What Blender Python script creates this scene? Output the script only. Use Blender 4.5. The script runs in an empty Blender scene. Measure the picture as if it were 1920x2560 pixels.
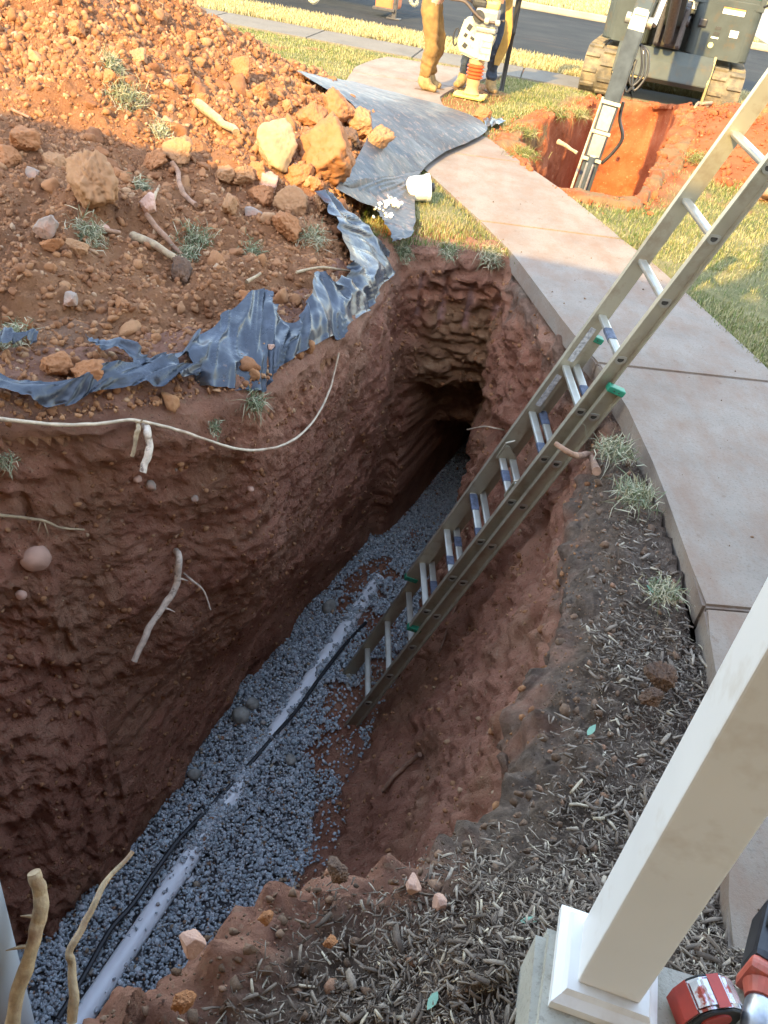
import bpy, bmesh, math, random
import numpy as np
from mathutils import Vector, Matrix
from mathutils.bvhtree import BVHTree
random.seed(7); RNG = np.random.default_rng(7)
SC = bpy.context.scene; COL = SC.collection
R_ = math.radians
# ------------------------------------------------------------------ camera
RW = np.array([[0.9862634, 0.16518019, 0.0], [0.09659874, -0.57677497, 0.81117157], [0.13398948, -0.80002884, -0.58480824]])
EYE = np.array([0, 0, 1.68]); FPX = 2095.0
cam = bpy.data.objects.new("camera", bpy.data.cameras.new("camera")); COL.objects.link(cam)
M = Matrix.Identity(4)
for r in range(3):
    M[r][0] = RW[r, 0]; M[r][1] = -RW[r, 1]; M[r][2] = -RW[r, 2]; M[r][3] = EYE[r]
cam.matrix_world = M
cam.data.sensor_fit = 'VERTICAL'; cam.data.sensor_height = 36; cam.data.lens = FPX / 2560 * 36
cam.data.clip_start = 0.02; cam.data.clip_end = 2000
SC.camera = cam
# ------------------------------------------------------------------ light
SUN_EL = 30.0; SUN_DIR = np.array([0.36, 0.93])          # horizontal travel of the light
w = bpy.data.worlds.new("World"); SC.world = w; w.use_nodes = True
nt = w.node_tree; sky = nt.nodes.new('ShaderNodeTexSky'); sky.sky_type = 'NISHITA'; sky.sun_disc = False
sky.sun_elevation = R_(SUN_EL); sky.sun_rotation = R_(201.2); sky.air_density = 1.9; sky.dust_density = 1.0; sky.ozone_density = 2.2
bg = nt.nodes['Background']; bg.inputs['Strength'].default_value = 0.15
hs = nt.nodes.new('ShaderNodeHueSaturation'); hs.inputs['Saturation'].default_value = .80; nt.links.new(sky.outputs[0], hs.inputs['Color']); tn = nt.nodes.new('ShaderNodeMix'); tn.data_type = 'RGBA'; tn.blend_type = 'MULTIPLY'; tn.inputs['Factor'].default_value = 1; tn.inputs[7].default_value = (1.0, .99, 1.05, 1); nt.links.new(hs.outputs[0], tn.inputs[6]); nt.links.new(tn.outputs[2], bg.inputs[0])
sl = bpy.data.lights.new("sun", 'SUN'); sl.energy = 2.0; sl.angle = R_(0.6); sl.color = (1.0, 0.69, 0.23)
so = bpy.data.objects.new("sun", sl); COL.objects.link(so)
ce = math.cos(R_(SUN_EL)); TRAVEL = Vector((0.36 * ce, 0.93 * ce, -math.sin(R_(SUN_EL)))).normalized()
so.rotation_euler = TRAVEL.to_track_quat('-Z', 'Y').to_euler(); so.location = (-4, -9, 8)
SC.view_settings.view_transform = 'Standard'; SC.view_settings.look = 'None'
SC.view_settings.exposure = 2.72; SC.view_settings.gamma = 1.0
SC.cycles.diffuse_bounces = 8; SC.cycles.max_bounces = 12
# ------------------------------------------------------------------ helpers: picking world points
DS = 1920 / 1659
def ray(dx, dy):
    return RW @ np.array([dx * DS - 960, dy * DS - 1280, FPX])
def G(dx, dy, z=0.0):                       # where the sight line meets the level z
    v = ray(dx, dy); t = (z - EYE[2]) / v[2]; return Vector(EYE + v * t)
def GY(dx, dy, y):                          # ... meets the plane y
    v = ray(dx, dy); return Vector(EYE + v * (y / v[1]))
# ------------------------------------------------------------------ noise
def _h(ix, iy, iz, s):
    n = (ix.astype(np.int64) * 374761393 + iy.astype(np.int64) * 668265263 + iz.astype(np.int64) * 1274126177 + s * 974634777) & 0xffffffff
    n = ((n ^ (n >> 13)) * 1103515245) & 0xffffffff
    n = ((n ^ (n >> 16)) * 2654435761) & 0xffffffff
    return ((n ^ (n >> 15)) & 0xffffff) / float(0xffffff)
def vnoise(P, s=0):
    P = np.asarray(P, float); I = np.floor(P).astype(np.int64); F = P - I; F = F * F * F * (F * (F * 6 - 15) + 10)
    r = 0
    for a in (0, 1):
        for b in (0, 1):
            for c in (0, 1):
                wgt = (F[:, 0] if a else 1 - F[:, 0]) * (F[:, 1] if b else 1 - F[:, 1]) * (F[:, 2] if c else 1 - F[:, 2])
                r = r + wgt * _h(I[:, 0] + a, I[:, 1] + b, I[:, 2] + c, s)
    return r * 2 - 1
def fbm(P, o=4, s=0, g=.5):
    P = np.asarray(P, float); r = 0; a = 1.0
    for k in range(o):
        r = r + a * vnoise(P * 2.03 ** k + k * 17.3, s + k); a *= g
    return r
def worley(P, s=0):
    P = np.asarray(P, float); I = np.floor(P).astype(np.int64); f1 = np.full(len(P), 9.0); f2 = f1.copy(); idv = np.zeros(len(P))
    for a in (-1, 0, 1):
        for b in (-1, 0, 1):
            for c in (-1, 0, 1):
                J = I + np.array([a, b, c]); q = [J[:, k] + _h(J[:, 0], J[:, 1], J[:, 2], s + 11 * k) for k in range(3)]
                d = np.sqrt((P[:, 0] - q[0]) ** 2 + (P[:, 1] - q[1]) ** 2 + (P[:, 2] - q[2]) ** 2)
                n = d < f1; f2 = np.where(n, f1, np.minimum(f2, d)); idv = np.where(n, _h(J[:, 0], J[:, 1], J[:, 2], s + 99), idv); f1 = np.where(n, d, f1)
    return f1, f2, idv
def sstep(a, b, x):
    t = np.clip((x - a) / (b - a), 0, 1); return t * t * (3 - 2 * t)
def v3(x, y, z=0):
    x = np.asarray(x, float); return np.stack([x, np.broadcast_to(y, x.shape), np.broadcast_to(z, x.shape)], -1).reshape(-1, 3)
# ------------------------------------------------------------------ helpers: objects
def tag(o, label=None, cat=None, group=None, kind=None):
    if label: o['label'] = label
    if cat: o['category'] = cat
    if group: o['group'] = group
    if kind: o['kind'] = kind
    return o
def empty(name, loc=(0, 0, 0), rz=0.0, **k):
    o = bpy.data.objects.new(name, None); COL.objects.link(o); o.location = loc; o.rotation_euler = (0, 0, rz); o.empty_display_size = .1
    return tag(o, **k)
def link_mesh(name, me, mats, parent=None, smooth=False):
    for m in (mats if isinstance(mats, (list, tuple)) else [mats]): me.materials.append(m)
    if smooth: me.polygons.foreach_set('use_smooth', np.ones(len(me.polygons), bool))
    o = bpy.data.objects.new(name, me); COL.objects.link(o)
    if parent: o.parent = parent
    return o
def np_mesh(name, V, F, mats, parent=None, smooth=False, midx=None, attrs=None):
    """F: (n,3) or (n,4) int array"""
    V = np.ascontiguousarray(V, np.float32); F = np.ascontiguousarray(F, np.int32); k = F.shape[1]
    me = bpy.data.meshes.new(name); me.vertices.add(len(V)); me.vertices.foreach_set('co', V.ravel())
    me.loops.add(F.size); me.loops.foreach_set('vertex_index', F.ravel())
    me.polygons.add(len(F)); me.polygons.foreach_set('loop_start', np.arange(0, F.size, k, dtype=np.int32))
    try: me.polygons.foreach_set('loop_total', np.full(len(F), k, np.int32))
    except Exception: pass
    if attrs:
        for nm, a in attrs.items():
            at = me.attributes.new(nm, 'FLOAT', 'POINT'); at.data.foreach_set('value', np.ascontiguousarray(a, np.float32))
    if midx is not None: me.polygons.foreach_set('material_index', np.ascontiguousarray(midx, np.int32))
    me.update(calc_edges=True); me.validate()
    return link_mesh(name, me, mats, parent, smooth)
class MB:
    """collects shapes into ONE mesh"""
    def __init__(s): s.bm = bmesh.new()
    def _xf(s, vs, M):
        for v in vs: v.co = M @ v.co
    def box(s, c, size, rot=None, bev=0.0, taper=1.0):
        r = bmesh.ops.create_cube(s.bm, size=1); vs = r['verts']
        for v in vs:
            k = taper if v.co.z > 0 else 1
            v.co = Vector((v.co.x * size[0] * k, v.co.y * size[1] * k, v.co.z * size[2]))
        if bev:
            es = list({e for v in vs for e in v.link_edges}); b = bmesh.ops.bevel(s.bm, geom=es, offset=bev, segments=2, affect='EDGES', profile=.6); vs = list({v for f in b['faces'] for v in f.verts} | {v for v in vs if v.is_valid})
        M = Matrix.Translation(Vector(c)) @ (rot.to_4x4() if rot else Matrix.Identity(4)); s._xf(vs, M); return s
    def tube(s, pts, r, n=10, cap=True, sq=1.0):
        pts = [Vector(p) for p in pts]; rs = r if isinstance(r, (list, tuple)) else [r] * len(pts); rings = []; up = None
        for i, p in enumerate(pts):
            t = (pts[min(i + 1, len(pts) - 1)] - pts[max(i - 1, 0)])
            if t.length < 1e-9: t = Vector((0, 0, 1))
            t.normalize()
            if up is None: up = Vector((0, 0, 1)) if abs(t.z) < .9 else Vector((0, 1, 0))
            a = t.cross(up); a.normalize(); b = a.cross(t); up = b
            rings.append([s.bm.verts.new(p + a * math.cos(2 * math.pi * k / n) * rs[i] + b * math.sin(2 * math.pi * k / n) * rs[i] * sq) for k in range(n)])
        for i in range(len(rings) - 1):
            for k in range(n): s.bm.faces.new((rings[i][k], rings[i][(k + 1) % n], rings[i + 1][(k + 1) % n], rings[i + 1][k]))
        if cap: s.bm.faces.new(rings[0][::-1]); s.bm.faces.new(rings[-1])
        return s
    def prism(s, pts, vec, bev=0):
        """closed polygon pts extruded by vec"""
        vec = Vector(vec); a = [s.bm.verts.new(Vector(p)) for p in pts]; b = [s.bm.verts.new(Vector(p) + vec) for p in pts]; n = len(pts)
        fs = [s.bm.faces.new(a[::-1]), s.bm.faces.new(b)]
        for k in range(n): fs.append(s.bm.faces.new((a[k], a[(k + 1) % n], b[(k + 1) % n], b[k])))
        if bev:
            es = list({e for f in fs for e in f.edges}); bmesh.ops.bevel(s.bm, geom=es, offset=bev, segments=2, affect='EDGES')
        return s
    def lathe(s, prof, n=24, M=None):
        """prof: (r,z) list around z"""
        rings = [[Vector((r * math.cos(2 * math.pi * k / n), r * math.sin(2 * math.pi * k / n), z)) for k in range(n)] for r, z in prof]
        M = M or Matrix.Identity(4); rv = [[s.bm.verts.new(M @ p) for p in q] for q in rings]
        for i in range(len(rv) - 1):
            for k in range(n): s.bm.faces.new((rv[i][k], rv[i][(k + 1) % n], rv[i + 1][(k + 1) % n], rv[i + 1][k]))
        s.bm.faces.new(rv[0][::-1]); s.bm.faces.new(rv[-1]); return s
    def build(s, name, mat, parent=None, smooth=False, angle=40):
        bmesh.ops.recalc_face_normals(s.bm, faces=s.bm.faces[:])
        me = bpy.data.meshes.new(name); s.bm.to_mesh(me); s.bm.free()
        if smooth:
            me.polygons.foreach_set('use_smooth', np.ones(len(me.polygons), bool))
            try: me.set_sharp_from_angle(angle=R_(angle))
            except Exception: pass
        return link_mesh(name, me, mat, parent)
# ------------------------------------------------------------------ materials
class NT:
    def __init__(s, name):
        s.m = bpy.data.materials.new(name); s.m.use_nodes = True; s.t = s.m.node_tree; s.b = s.t.nodes['Principled BSDF']
        s.tc = s.t.nodes.new('ShaderNodeTexCoord')
    def n(s, typ, **k):
        x = s.t.nodes.new(typ)
        for a, v in k.items(): setattr(x, a, v)
        return x
    def l(s, a, b): s.t.links.new(a, b)
    def noise(s, scale, detail=4, rough=.55, coord='Object', vec=None, stretch=None):
        x = s.n('ShaderNodeTexNoise'); x.inputs['Scale'].default_value = scale; x.inputs['Detail'].default_value = detail; x.inputs['Roughness'].default_value = rough
        src = vec or s.tc.outputs[coord]
        if stretch:
            mp = s.n('ShaderNodeMapping'); mp.inputs['Scale'].default_value = stretch; s.l(src, mp.inputs[0]); src = mp.outputs[0]
        s.l(src, x.inputs['Vector']); return x.outputs['Fac']
    def ramp(s, fac, stops):
        x = s.n('ShaderNodeValToRGB'); e = x.color_ramp.elements
        while len(e) < len(stops): e.new(.5)
        for q, (p, c) in zip(e, stops): q.position = p; q.color = (*c, 1) if len(c) == 3 else c
        s.l(fac, x.inputs[0]); return x.outputs[0]
    def mix(s, fac, a, b, mode='MIX'):
        x = s.n('ShaderNodeMix', data_type='RGBA', blend_type=mode)
        for sock, v in ((x.inputs['Factor'], fac), (x.inputs[6], a), (x.inputs[7], b)):
            if hasattr(v, 'links') or hasattr(v, 'is_linked'): s.l(v, sock)
            elif isinstance(v, (tuple, list)): sock.default_value = (*v, 1)
            else: sock.default_value = v
        return x.outputs[2]
    def attr(s, nm):
        x = s.n('ShaderNodeAttribute'); x.attribute_name = nm; return x.outputs['Fac']
    def bump(s, h, strength=.5, dist=.01, prev=None):
        x = s.n('ShaderNodeBump'); x.inputs['Strength'].default_value = strength; x.inputs['Distance'].default_value = dist; s.l(h, x.inputs['Height'])
        if prev is not None: s.l(prev, x.inputs['Normal'])
        s.l(x.outputs[0], s.b.inputs['Normal']); return x.outputs[0]
    def base(s, c):
        if isinstance(c, (tuple, list)): s.b.inputs['Base Color'].default_value = (*c, 1)
        else: s.l(c, s.b.inputs['Base Color'])
    def rough(s, v):
        if isinstance(v, (int, float)): s.b.inputs['Roughness'].default_value = v
        else: s.l(v, s.b.inputs['Roughness'])
def simple(name, c, rough=.6, metal=0.0, var=.18, scale=30, bump=0.0, spec=.5, dirt=None, dscale=8, dlim=(.5, .7)):
    t = NT(name); f = t.noise(scale, 3)
    lo = tuple(max(0, x * (1 - var)) for x in c); hi = tuple(min(1, x * (1 + var)) for x in c)
    col = t.ramp(f, [(.3, lo), (.7, hi)])
    if dirt:
        d = t.ramp(t.noise(dscale, 5, .65), [(dlim[0], (0, 0, 0)), (dlim[1], (1, 1, 1))]); col = t.mix(d, col, dirt)
    t.base(col); t.rough(rough); t.b.inputs['Metallic'].default_value = metal; t.b.inputs['Specular IOR Level'].default_value = spec
    if bump: t.bump(t.noise(scale * 3, 3), bump, .004)
    return t.m
CLAY = [(.25, (.28, .115, .07)), (.45, (.42, .185, .115)), (.6, (.50, .24, .15)), (.8, (.60, .34, .23))]
def soil_mat():
    t = NT('red_clay'); P = t.tc.outputs['Object']
    c = t.ramp(t.noise(3.2, 7, .65), CLAY)
    c = t.mix(t.ramp(t.noise(42, 4, .7), [(.56, (0, 0, 0)), (.68, (1, 1, 1))]), c, (.46, .27, .17))          # pale crumbs
    c = t.mix(t.ramp(t.noise(75, 3, .7), [(.30, (1, 1, 1)), (.40, (0, 0, 0))]), c, (.12, .045, .028))
    tan = t.ramp(t.noise(9, 6, .6, stretch=(1, 1, 2.5)), [(.3, (.17, .085, .045)), (.55, (.33, .19, .10)), (.75, (.48, .33, .20))])
    c = t.mix(t.attr('tan'), c, tan)
    top = t.ramp(t.noise(24, 6, .7), [(.3, (.09, .064, .046)), (.55, (.21, .15, .11)), (.75, (.36, .25, .175))])
    c = t.mix(t.attr('top'), c, top); c = t.mix(t.attr('mark'), c, (.50, .30, .26)); c = t.mix(t.attr('grav'), c, (.20, .23, .25))
    t.base(c); t.rough(.95); t.b.inputs['Specular IOR Level'].default_value = .15
    b = t.bump(t.noise(22, 9, .8), 1.0, .045); t.bump(t.noise(110, 5, .75), .9, .010, b)
    return t.m
M_SOIL = soil_mat()
def mound_mat():
    t = NT('spoil_clay')
    c = t.ramp(t.noise(2.1, 7, .6), [(.28, (.18, .078, .036)), (.5, (.27, .125, .060)), (.72, (.34, .18, .09))])
    c = t.mix(t.ramp(t.noise(48, 4, .7), [(.55, (0, 0, 0)), (.7, (1, 1, 1))]), c, (.36, .18, .095))
    c = t.mix(t.ramp(t.noise(1.2, 4, .6), [(.56, (0, 0, 0)), (.68, (.7, .7, .7))]), c, (.22, .13, .09))
    t.base(c); t.rough(.95); t.b.inputs['Specular IOR Level'].default_value = .15
    b = t.bump(t.noise(26, 8, .75), 1.0, .03); t.bump(t.noise(120, 4, .7), .8, .008, b)
    return t.m
M_MOUND = mound_mat()
def clod_mat(name, stops, sc=14, isl=True):
    t = NT(name); r = t.n('ShaderNodeNewGeometry').outputs['Random Per Island']
    c = t.ramp(r, stops); c = t.mix(t.ramp(t.noise(sc, 5, .7), [(.35, (0, 0, 0)), (.7, (1, 1, 1))]), c, t.mix(.3, c, (.42, .22, .12)))
    t.base(c); t.rough(.95); t.b.inputs['Specular IOR Level'].default_value = .15; t.bump(t.noise(sc * 6, 5, .7), .8, .006)
    return t.m
M_CLOD = clod_mat('clay_clods', [(0, (.16, .066, .030)), (.4, (.25, .112, .050)), (.8, (.31, .152, .070)), (.96, (.35, .20, .105)), (1, (.39, .27, .17))])
M_DARKCLOD = clod_mat('topsoil_clods', [(0, (.06, .044, .032)), (.5, (.13, .09, .062)), (.93, (.19, .12, .08)), (1, (.34, .18, .11))])
M_GRAVEL = clod_mat('blue_grey_gravel', [(0, (.28, .34, .38)), (.4, (.45, .53, .57)), (.75, (.56, .63, .67)), (.93, (.66, .71, .74)), (.97, (.35, .29, .20)), (1, (.30, .16, .10))], 30)
def chip_mat():
    t = NT('wood_chips'); r = t.n('ShaderNodeNewGeometry').outputs['Random Per Island']
    c = t.ramp(r, [(0, (.10, .072, .053)), (.35, (.19, .142, .105)), (.75, (.29, .23, .175)), (.93, (.38, .31, .235)), (.98, (.55, .45, .31)), (1, (.62, .54, .40))])
    c = t.mix(t.ramp(t.noise(60, 4, .7), [(.4, (0, 0, 0)), (.7, (.6, .6, .6))]), c, (.05, .04, .033))
    t.base(c); t.rough(.9); t.b.inputs['Specular IOR Level'].default_value = .2; t.bump(t.noise(160, 3, .6), .5, .003); return t.m
M_CHIP = chip_mat()
def grass_mat(name, stops):
    t = NT(name); r = t.n('ShaderNodeNewGeometry').outputs['Random Per Island']
    g = t.noise(1.1, 4, .6); a = t.n('ShaderNodeMath', operation='ADD'); t.l(r, a.inputs[0]); t.l(g, a.inputs[1]); m = t.n('ShaderNodeMath', operation='MULTIPLY'); t.l(a.outputs[0], m.inputs[0]); m.inputs[1].default_value = .5
    t.base(t.ramp(m.outputs[0], stops)); t.rough(.7); t.b.inputs['Specular IOR Level'].default_value = .2
    try: t.b.inputs['Subsurface Weight'].default_value = 0
    except Exception: pass
    return t.m
M_GRASS = grass_mat('dormant_lawn_blades', [(.25, (.06, .11, .02)), (.42, (.14, .16, .04)), (.52, (.25, .23, .09)), (.75, (.36, .31, .155))])
M_DRY = grass_mat('dry_verge_blades', [(.3, (.26, .22, .10)), (.6, (.42, .36, .19))])
M_TUFT = grass_mat('grass_tufts', [(.25, (.10, .13, .06)), (.45, (.22, .24, .14)), (.6, (.42, .38, .25)), (.8, (.55, .48, .33))])
def ground_mat():
    t = NT('lawn_soil')
    c = t.ramp(t.noise(1.6, 6, .65), [(.32, (.10, .115, .04)), (.5, (.24, .21, .095)), (.68, (.40, .32, .16))])
    c = t.mix(t.ramp(t.noise(40, 5, .8), [(.35, (0, 0, 0)), (.7, (1, 1, 1))]), t.mix(.45, c, (.06, .055, .025)), c)
    c = t.mix(t.attr('bare'), c, t.ramp(t.noise(3, 6, .7), [(.3, (.26, .08, .03)), (.6, (.36, .12, .05)), (.8, (.42, .19, .09))]))
    c = t.mix(t.attr('bed'), c, t.ramp(t.noise(30, 6, .75), [(.3, (.09, .066, .050)), (.6, (.20, .15, .115)), (.8, (.32, .245, .18))]))
    t.base(c); t.rough(.95); t.b.inputs['Specular IOR Level'].default_value = .1
    t.bump(t.noise(60, 6, .8), .9, .02); return t.m
M_GROUND = ground_mat()
def concrete(name, c, stain=None, sc=1.0, sl=(.5, .66)):
    t = NT(name); k = t.ramp(t.noise(2.2 * sc, 8, .7), [(.3, tuple(x * .78 for x in c)), (.5, c), (.72, tuple(min(1, x * 1.15) for x in c))])
    k = t.mix(t.ramp(t.noise(90, 3, .7), [(.36, (.5, .5, .5)), (.45, (0, 0, 0))]), k, tuple(x * .55 for x in c))
    if stain:
        k = t.mix(t.ramp(t.noise(3.1, 8, .72, stretch=(1.6, .8, 1)), [(sl[0], (0, 0, 0)), (sl[1], (.75, .75, .75))]), k, stain)
        k = t.mix(t.ramp(t.noise(13, 6, .75), [(.60, (0, 0, 0)), (.70, (.8, .8, .8))]), k, tuple(x * .7 for x in stain))
    t.base(k); t.rough(.9); t.b.inputs['Specular IOR Level'].default_value = .25; b = t.bump(t.noise(55, 6, .7), .35, .006); t.bump(t.noise(240, 2, .7), .3, .002, b); return t.m
M_WALK = concrete('stained_concrete', (.235, .19, .15), (.20, .122, .080), 1.0, (.43, .66))
M_SIDE = concrete('grey_concrete', (.15, .13, .10))
M_CURB = concrete('kerb_concrete', (.30, .26, .19))
M_SLAB = concrete('porch_concrete', (.40, .38, .32), (.30, .26, .19), 2.5, (.5, .7))
def asphalt():
    t = NT('asphalt'); c = t.ramp(t.noise(1.2, 6, .6), [(.3, (.022, .024, .025)), (.7, (.040, .040, .038))])
    c = t.mix(t.ramp(t.noise(.8, 7, .7, stretch=(.5, 3, 1)), [(.60, (0, 0, 0)), (.75, (.5, .5, .5))]), c, (.11, .055, .03))
    t.base(c); t.rough(.95); t.b.inputs['Specular IOR Level'].default_value = .08; t.bump(t.noise(150, 3, .7), .4, .004); return t.m
M_ROAD = asphalt()
# ================================================================== TERRAIN
FLOOR = -2.68
#      rim x, y, z       bottom x, y    mid  topsoil depth
ST = [(-1.42, 2.50, -.06, -1.06, 2.58, .62, .10), (-1.14, 2.66, -.07, -.95, 2.92, .60, .12), (-.80, 2.95, -.08, -.82, 3.35, .50, .12),
      (-.60, 3.12, -.08, -.72, 3.68, .35, .12), (-.46, 3.42, -.08, -.58, 4.05, .35, .12), (-.30, 4.0, -.08, -.40, 4.55, .40, .14),
      (-.20, 4.56, -.08, -.20, 5.05, .45, .18), (-.20, 5.03, -.08, -.04, 5.48, .5, .18), (-.13, 5.24, -.07, .03, 5.66, .5, .16),
      (.22, 5.31, -.06, .28, 5.68, .5, .16), (.50, 5.33, -.06, .52, 5.68, .5, .16), (.58, 5.06, -.12, .49, 5.38, .45, .22),
      (.77, 4.30, -.12, .36, 4.55, .36, .25), (.90, 3.75, -.12, .27, 3.85, .34, .28), (.93, 3.40, -.13, .20, 3.45, .36, .30),
      (.80, 2.88, -.15, .13, 3.0, .40, .32), (.68, 2.28, -.15, .10, 2.5, .42, .34), (.58, 1.87, -.15, .05, 2.15, .45, .34),
      (.46, 1.40, -.12, -.05, 1.8, .5, .34), (.22, 1.14, -.10, -.3, 1.5, .55, .34), (-.08, 1.0, -.08, -.55, 1.2, .6, .3),
      (-.30, .74, -.06, -.80, .92, .6, .2), (-.42, .60, -.06, -1.0, .68, .6, .2), (-.8, .42, -.06, -1.3, .5, .5, .2), (-1.5, .3, -.06, -1.7, .5, .5, .2),
      (-2.4, .6, -.06, -2.0, .8, .5, .2), (-2.5, 1.4, -.06, -1.8, 1.5, .5, .1), (-2.0, 2.1, -.06, -1.35, 2.0, .6, .1)]
ST = np.array(ST)
def closed_spline(A, n):
    k = len(A); seg = np.linalg.norm(np.roll(A[:, :2], -1, 0) - A[:, :2], axis=1) + .5 * np.linalg.norm(np.roll(A[:, 3:5], -1, 0) - A[:, 3:5], axis=1)
    cum = np.concatenate([[0], np.cumsum(seg)]); u = np.linspace(0, cum[-1], n, endpoint=False); i = np.clip(np.searchsorted(cum, u, 'right') - 1, 0, k - 1); t = ((u - cum[i]) / seg[i])[:, None]
    p0, p1, p2, p3 = A[(i - 1) % k], A[i], A[(i + 1) % k], A[(i + 2) % k]
    return .5 * (2 * p1 + (p2 - p0) * t + (2 * p0 - 5 * p1 + 4 * p2 - p3) * t * t + (3 * p1 - p0 - 3 * p2 + p3) * t ** 3), i + t[:, 0]
NS = 900
SS, SI = closed_spline(ST, NS)
RIMC = SS[::6, :2].copy(); BOTC = SS[::6, 3:5].copy()
PIT = np.array([(.72, 8.9), (.70, 7.9), (.86, 7.28), (1.32, 7.20), (1.62, 7.38), (1.85, 8.1), (2.05, 8.8), (2.45, 10.2), (2.75, 11.6), (2.35, 11.9), (1.75, 11.75), (1.42, 10.6), (1.05, 9.7)])
def in_poly(x, y, P):
    r = np.zeros(len(x), bool); n = len(P)
    for i in range(n):
        x1, y1 = P[i]; x2, y2 = P[(i + 1) % n]
        c = ((y1 > y) != (y2 > y)) & (x < (x2 - x1) * (y - y1) / ((y2 - y1) + 1e-12) + x1); r ^= c
    return r
def d_poly(x, y, P, closed=True):
    d = np.full(len(x), 1e9); n = len(P)
    for i in range(n if closed else n - 1):
        a = P[i]; b = P[(i + 1) % n]; ab = b - a; L = ab @ ab + 1e-12
        t = np.clip(((x - a[0]) * ab[0] + (y - a[1]) * ab[1]) / L, 0, 1); d = np.minimum(d, np.hypot(x - a[0] - t * ab[0], y - a[1] - t * ab[1]))
    return d
# walkway outline in plan (left edge going away, right edge coming back)
WL = np.array([(.87, .98), (.97, 1.35), (1.04, 1.84), (1.07, 2.15), (1.05, 2.9), (1.0, 3.45), (.94, 3.76), (.80, 4.25), (.53, 5.33), (.20, 6.2), (-.10, 6.95), (-.62, 8.2), (-1.02, 9.4), (-1.22, 10.4), (-1.25, 11.4), (-1.10, 12.2), (-.95, 12.72)])
WR = np.array([(.62, 12.55), (.42, 12.2), (.22, 11.6), (-.02, 10.9), (-.16, 10.2), (-.06, 9.5), (.37, 8.5), (.98, 7.0), (1.52, 5.33), (1.82, 4.12), (2.02, 3.2), (2.12, 2.2), (2.12, .93)])
WALK = np.vstack([WL, WR])
MT = np.array([(-2.3, 1.6), (-1.6, 2.35), (-1.2, 2.62), (-.85, 2.88), (-.62, 3.05), (-.50, 3.42), (-.36, 4.0), (-.30, 4.5), (-.42, 5.0), (-.50, 5.6), (-.46, 6.3), (-.44, 7.0), (-.62, 7.8), (-.95, 8.4), (-1.6, 8.95), (-2.4, 9.4), (-3.6, 9.7), (-5.4, 9.2), (-6.8, 8), (-7.2, 4), (-5.5, 1.8), (-3.6, 1.2)])
def mh(x, y):
    """height of the spoil heap"""
    x = np.asarray(x, float); y = np.asarray(y, float); ins = in_poly(x, y, MT); d = d_poly(x, y, MT) * np.where(ins, 1, -1)
    far = sstep(4.8, 6.0, y)
    ap = np.where(d > 0, (.02 + .10 * far) * sstep(0, .12, d) + .22 * np.minimum(d, 1.5) + .12 * np.maximum(d - 1.5, 0), 0) + far * .12 * np.exp(-((d - .3) / .22) ** 2)
    pk = 1.50 - .54 * np.sqrt((x + 3.1) ** 2 + (y - 6.8) ** 2 + .12)
    pk2 = 1.45 - .50 * np.sqrt((x + 4.9) ** 2 + ((y - 6.3)) ** 2 + .1)
    pk = np.maximum(pk, pk2); k = .12
    hm = np.log(np.exp(np.clip(ap / k, -50, 50)) + np.exp(np.clip(pk / k, -50, 50))) * k
    return hm * sstep(-.12, .12, d), d
SLABC = np.array([(.41, .84), (.345, .40), (1.6, .22), (1.66, .66)])
def gh(x, y):
    x = np.asarray(x, float); y = np.asarray(y, float)
    ds = d_poly(x, y, SLABC)
    z = np.full(x.shape, -.02) - .05 * sstep(5.6, 4.6, y) * (x > -.3) * (x < 1.6)
    z = z + .13 * (1 - sstep(.02, .40, ds)) * (y < 2)
    # second spoil heap, right of the machine's pit
    q = .70 - .33 * np.sqrt(((x - 4.0) / 1.0) ** 2 + ((y - 10.0) / 1.25) ** 2 + .03)
    z = z + np.log(1 + np.exp(np.clip(q / .06, -40, 40))) * .06
    z = z + .12 * np.exp(-(((x - 1.05) / .28) ** 2 + ((y - 9.6) / .9) ** 2)) * 0.9
    return z
# ---- trench wall: one lofted skin, lip -> wall -> foot
LIP = 26; WROW = 150
rimx, rimy, rimz, botx, boty, mid, tops = SS.T
tx = np.roll(rimx, -4) - np.roll(rimx, 4); ty = np.roll(rimy, -4) - np.roll(rimy, 4); L = np.hypot(tx, ty); nx, ny = -ty / L, tx / L     # outward
for _ in range(5):
    nx = (np.roll(nx, 3) + nx + np.roll(nx, -3)); ny = (np.roll(ny, 3) + ny + np.roll(ny, -3)); L = np.hypot(nx, ny); nx /= L; ny /= L
cx, cy = RIMC.mean(0)
sgn = np.sign(np.mean(nx * (rimx - cx) + ny * (rimy - cy))); nx *= sgn; ny *= sgn
rows = []
for k in range(LIP):
    d = .42 * (1 - k / LIP) ** 1.25 * np.where((SI > 7.2) & (SI < 11.2), .45, 1.0)
    X = rimx + nx * d; Y = rimy + ny * d; H, md = mh(X, Y); sh = np.where(SI > 10.5, .13, .05)
    Z = gh(X, Y) + H * .96 + rimz * np.exp(-d / sh) + .012 - .08 * (k == 0) - .05 * (k == 1) - .02 * (k == 2)
    Z = np.where(in_poly(X, Y, WALK), np.minimum(Z, -.13), Z)
    rows.append(np.stack([X, Y, Z], 1))
Hr, _ = mh(rimx, rimy); z0 = gh(rimx, rimy) + Hr * .96 + rimz + .012
for k in range(WROW + 1):
    t = k / WROW; s = np.clip(t + 4 * (mid - .5) * t * (1 - t), -.6, 1.4)
    X = rimx + (botx - rimx) * s; Y = rimy + (boty - rimy) * s
    rows.append(np.stack([X, Y, z0 + (FLOOR - .06 - z0) * t], 1))
V = np.concatenate(rows); NR = len(rows); rowi = np.repeat(np.arange(NR), NS); NX = np.tile(nx, NR); NY = np.tile(ny, NR); SIt = np.tile(SI, NR); TP = np.tile(tops, NR)
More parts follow.
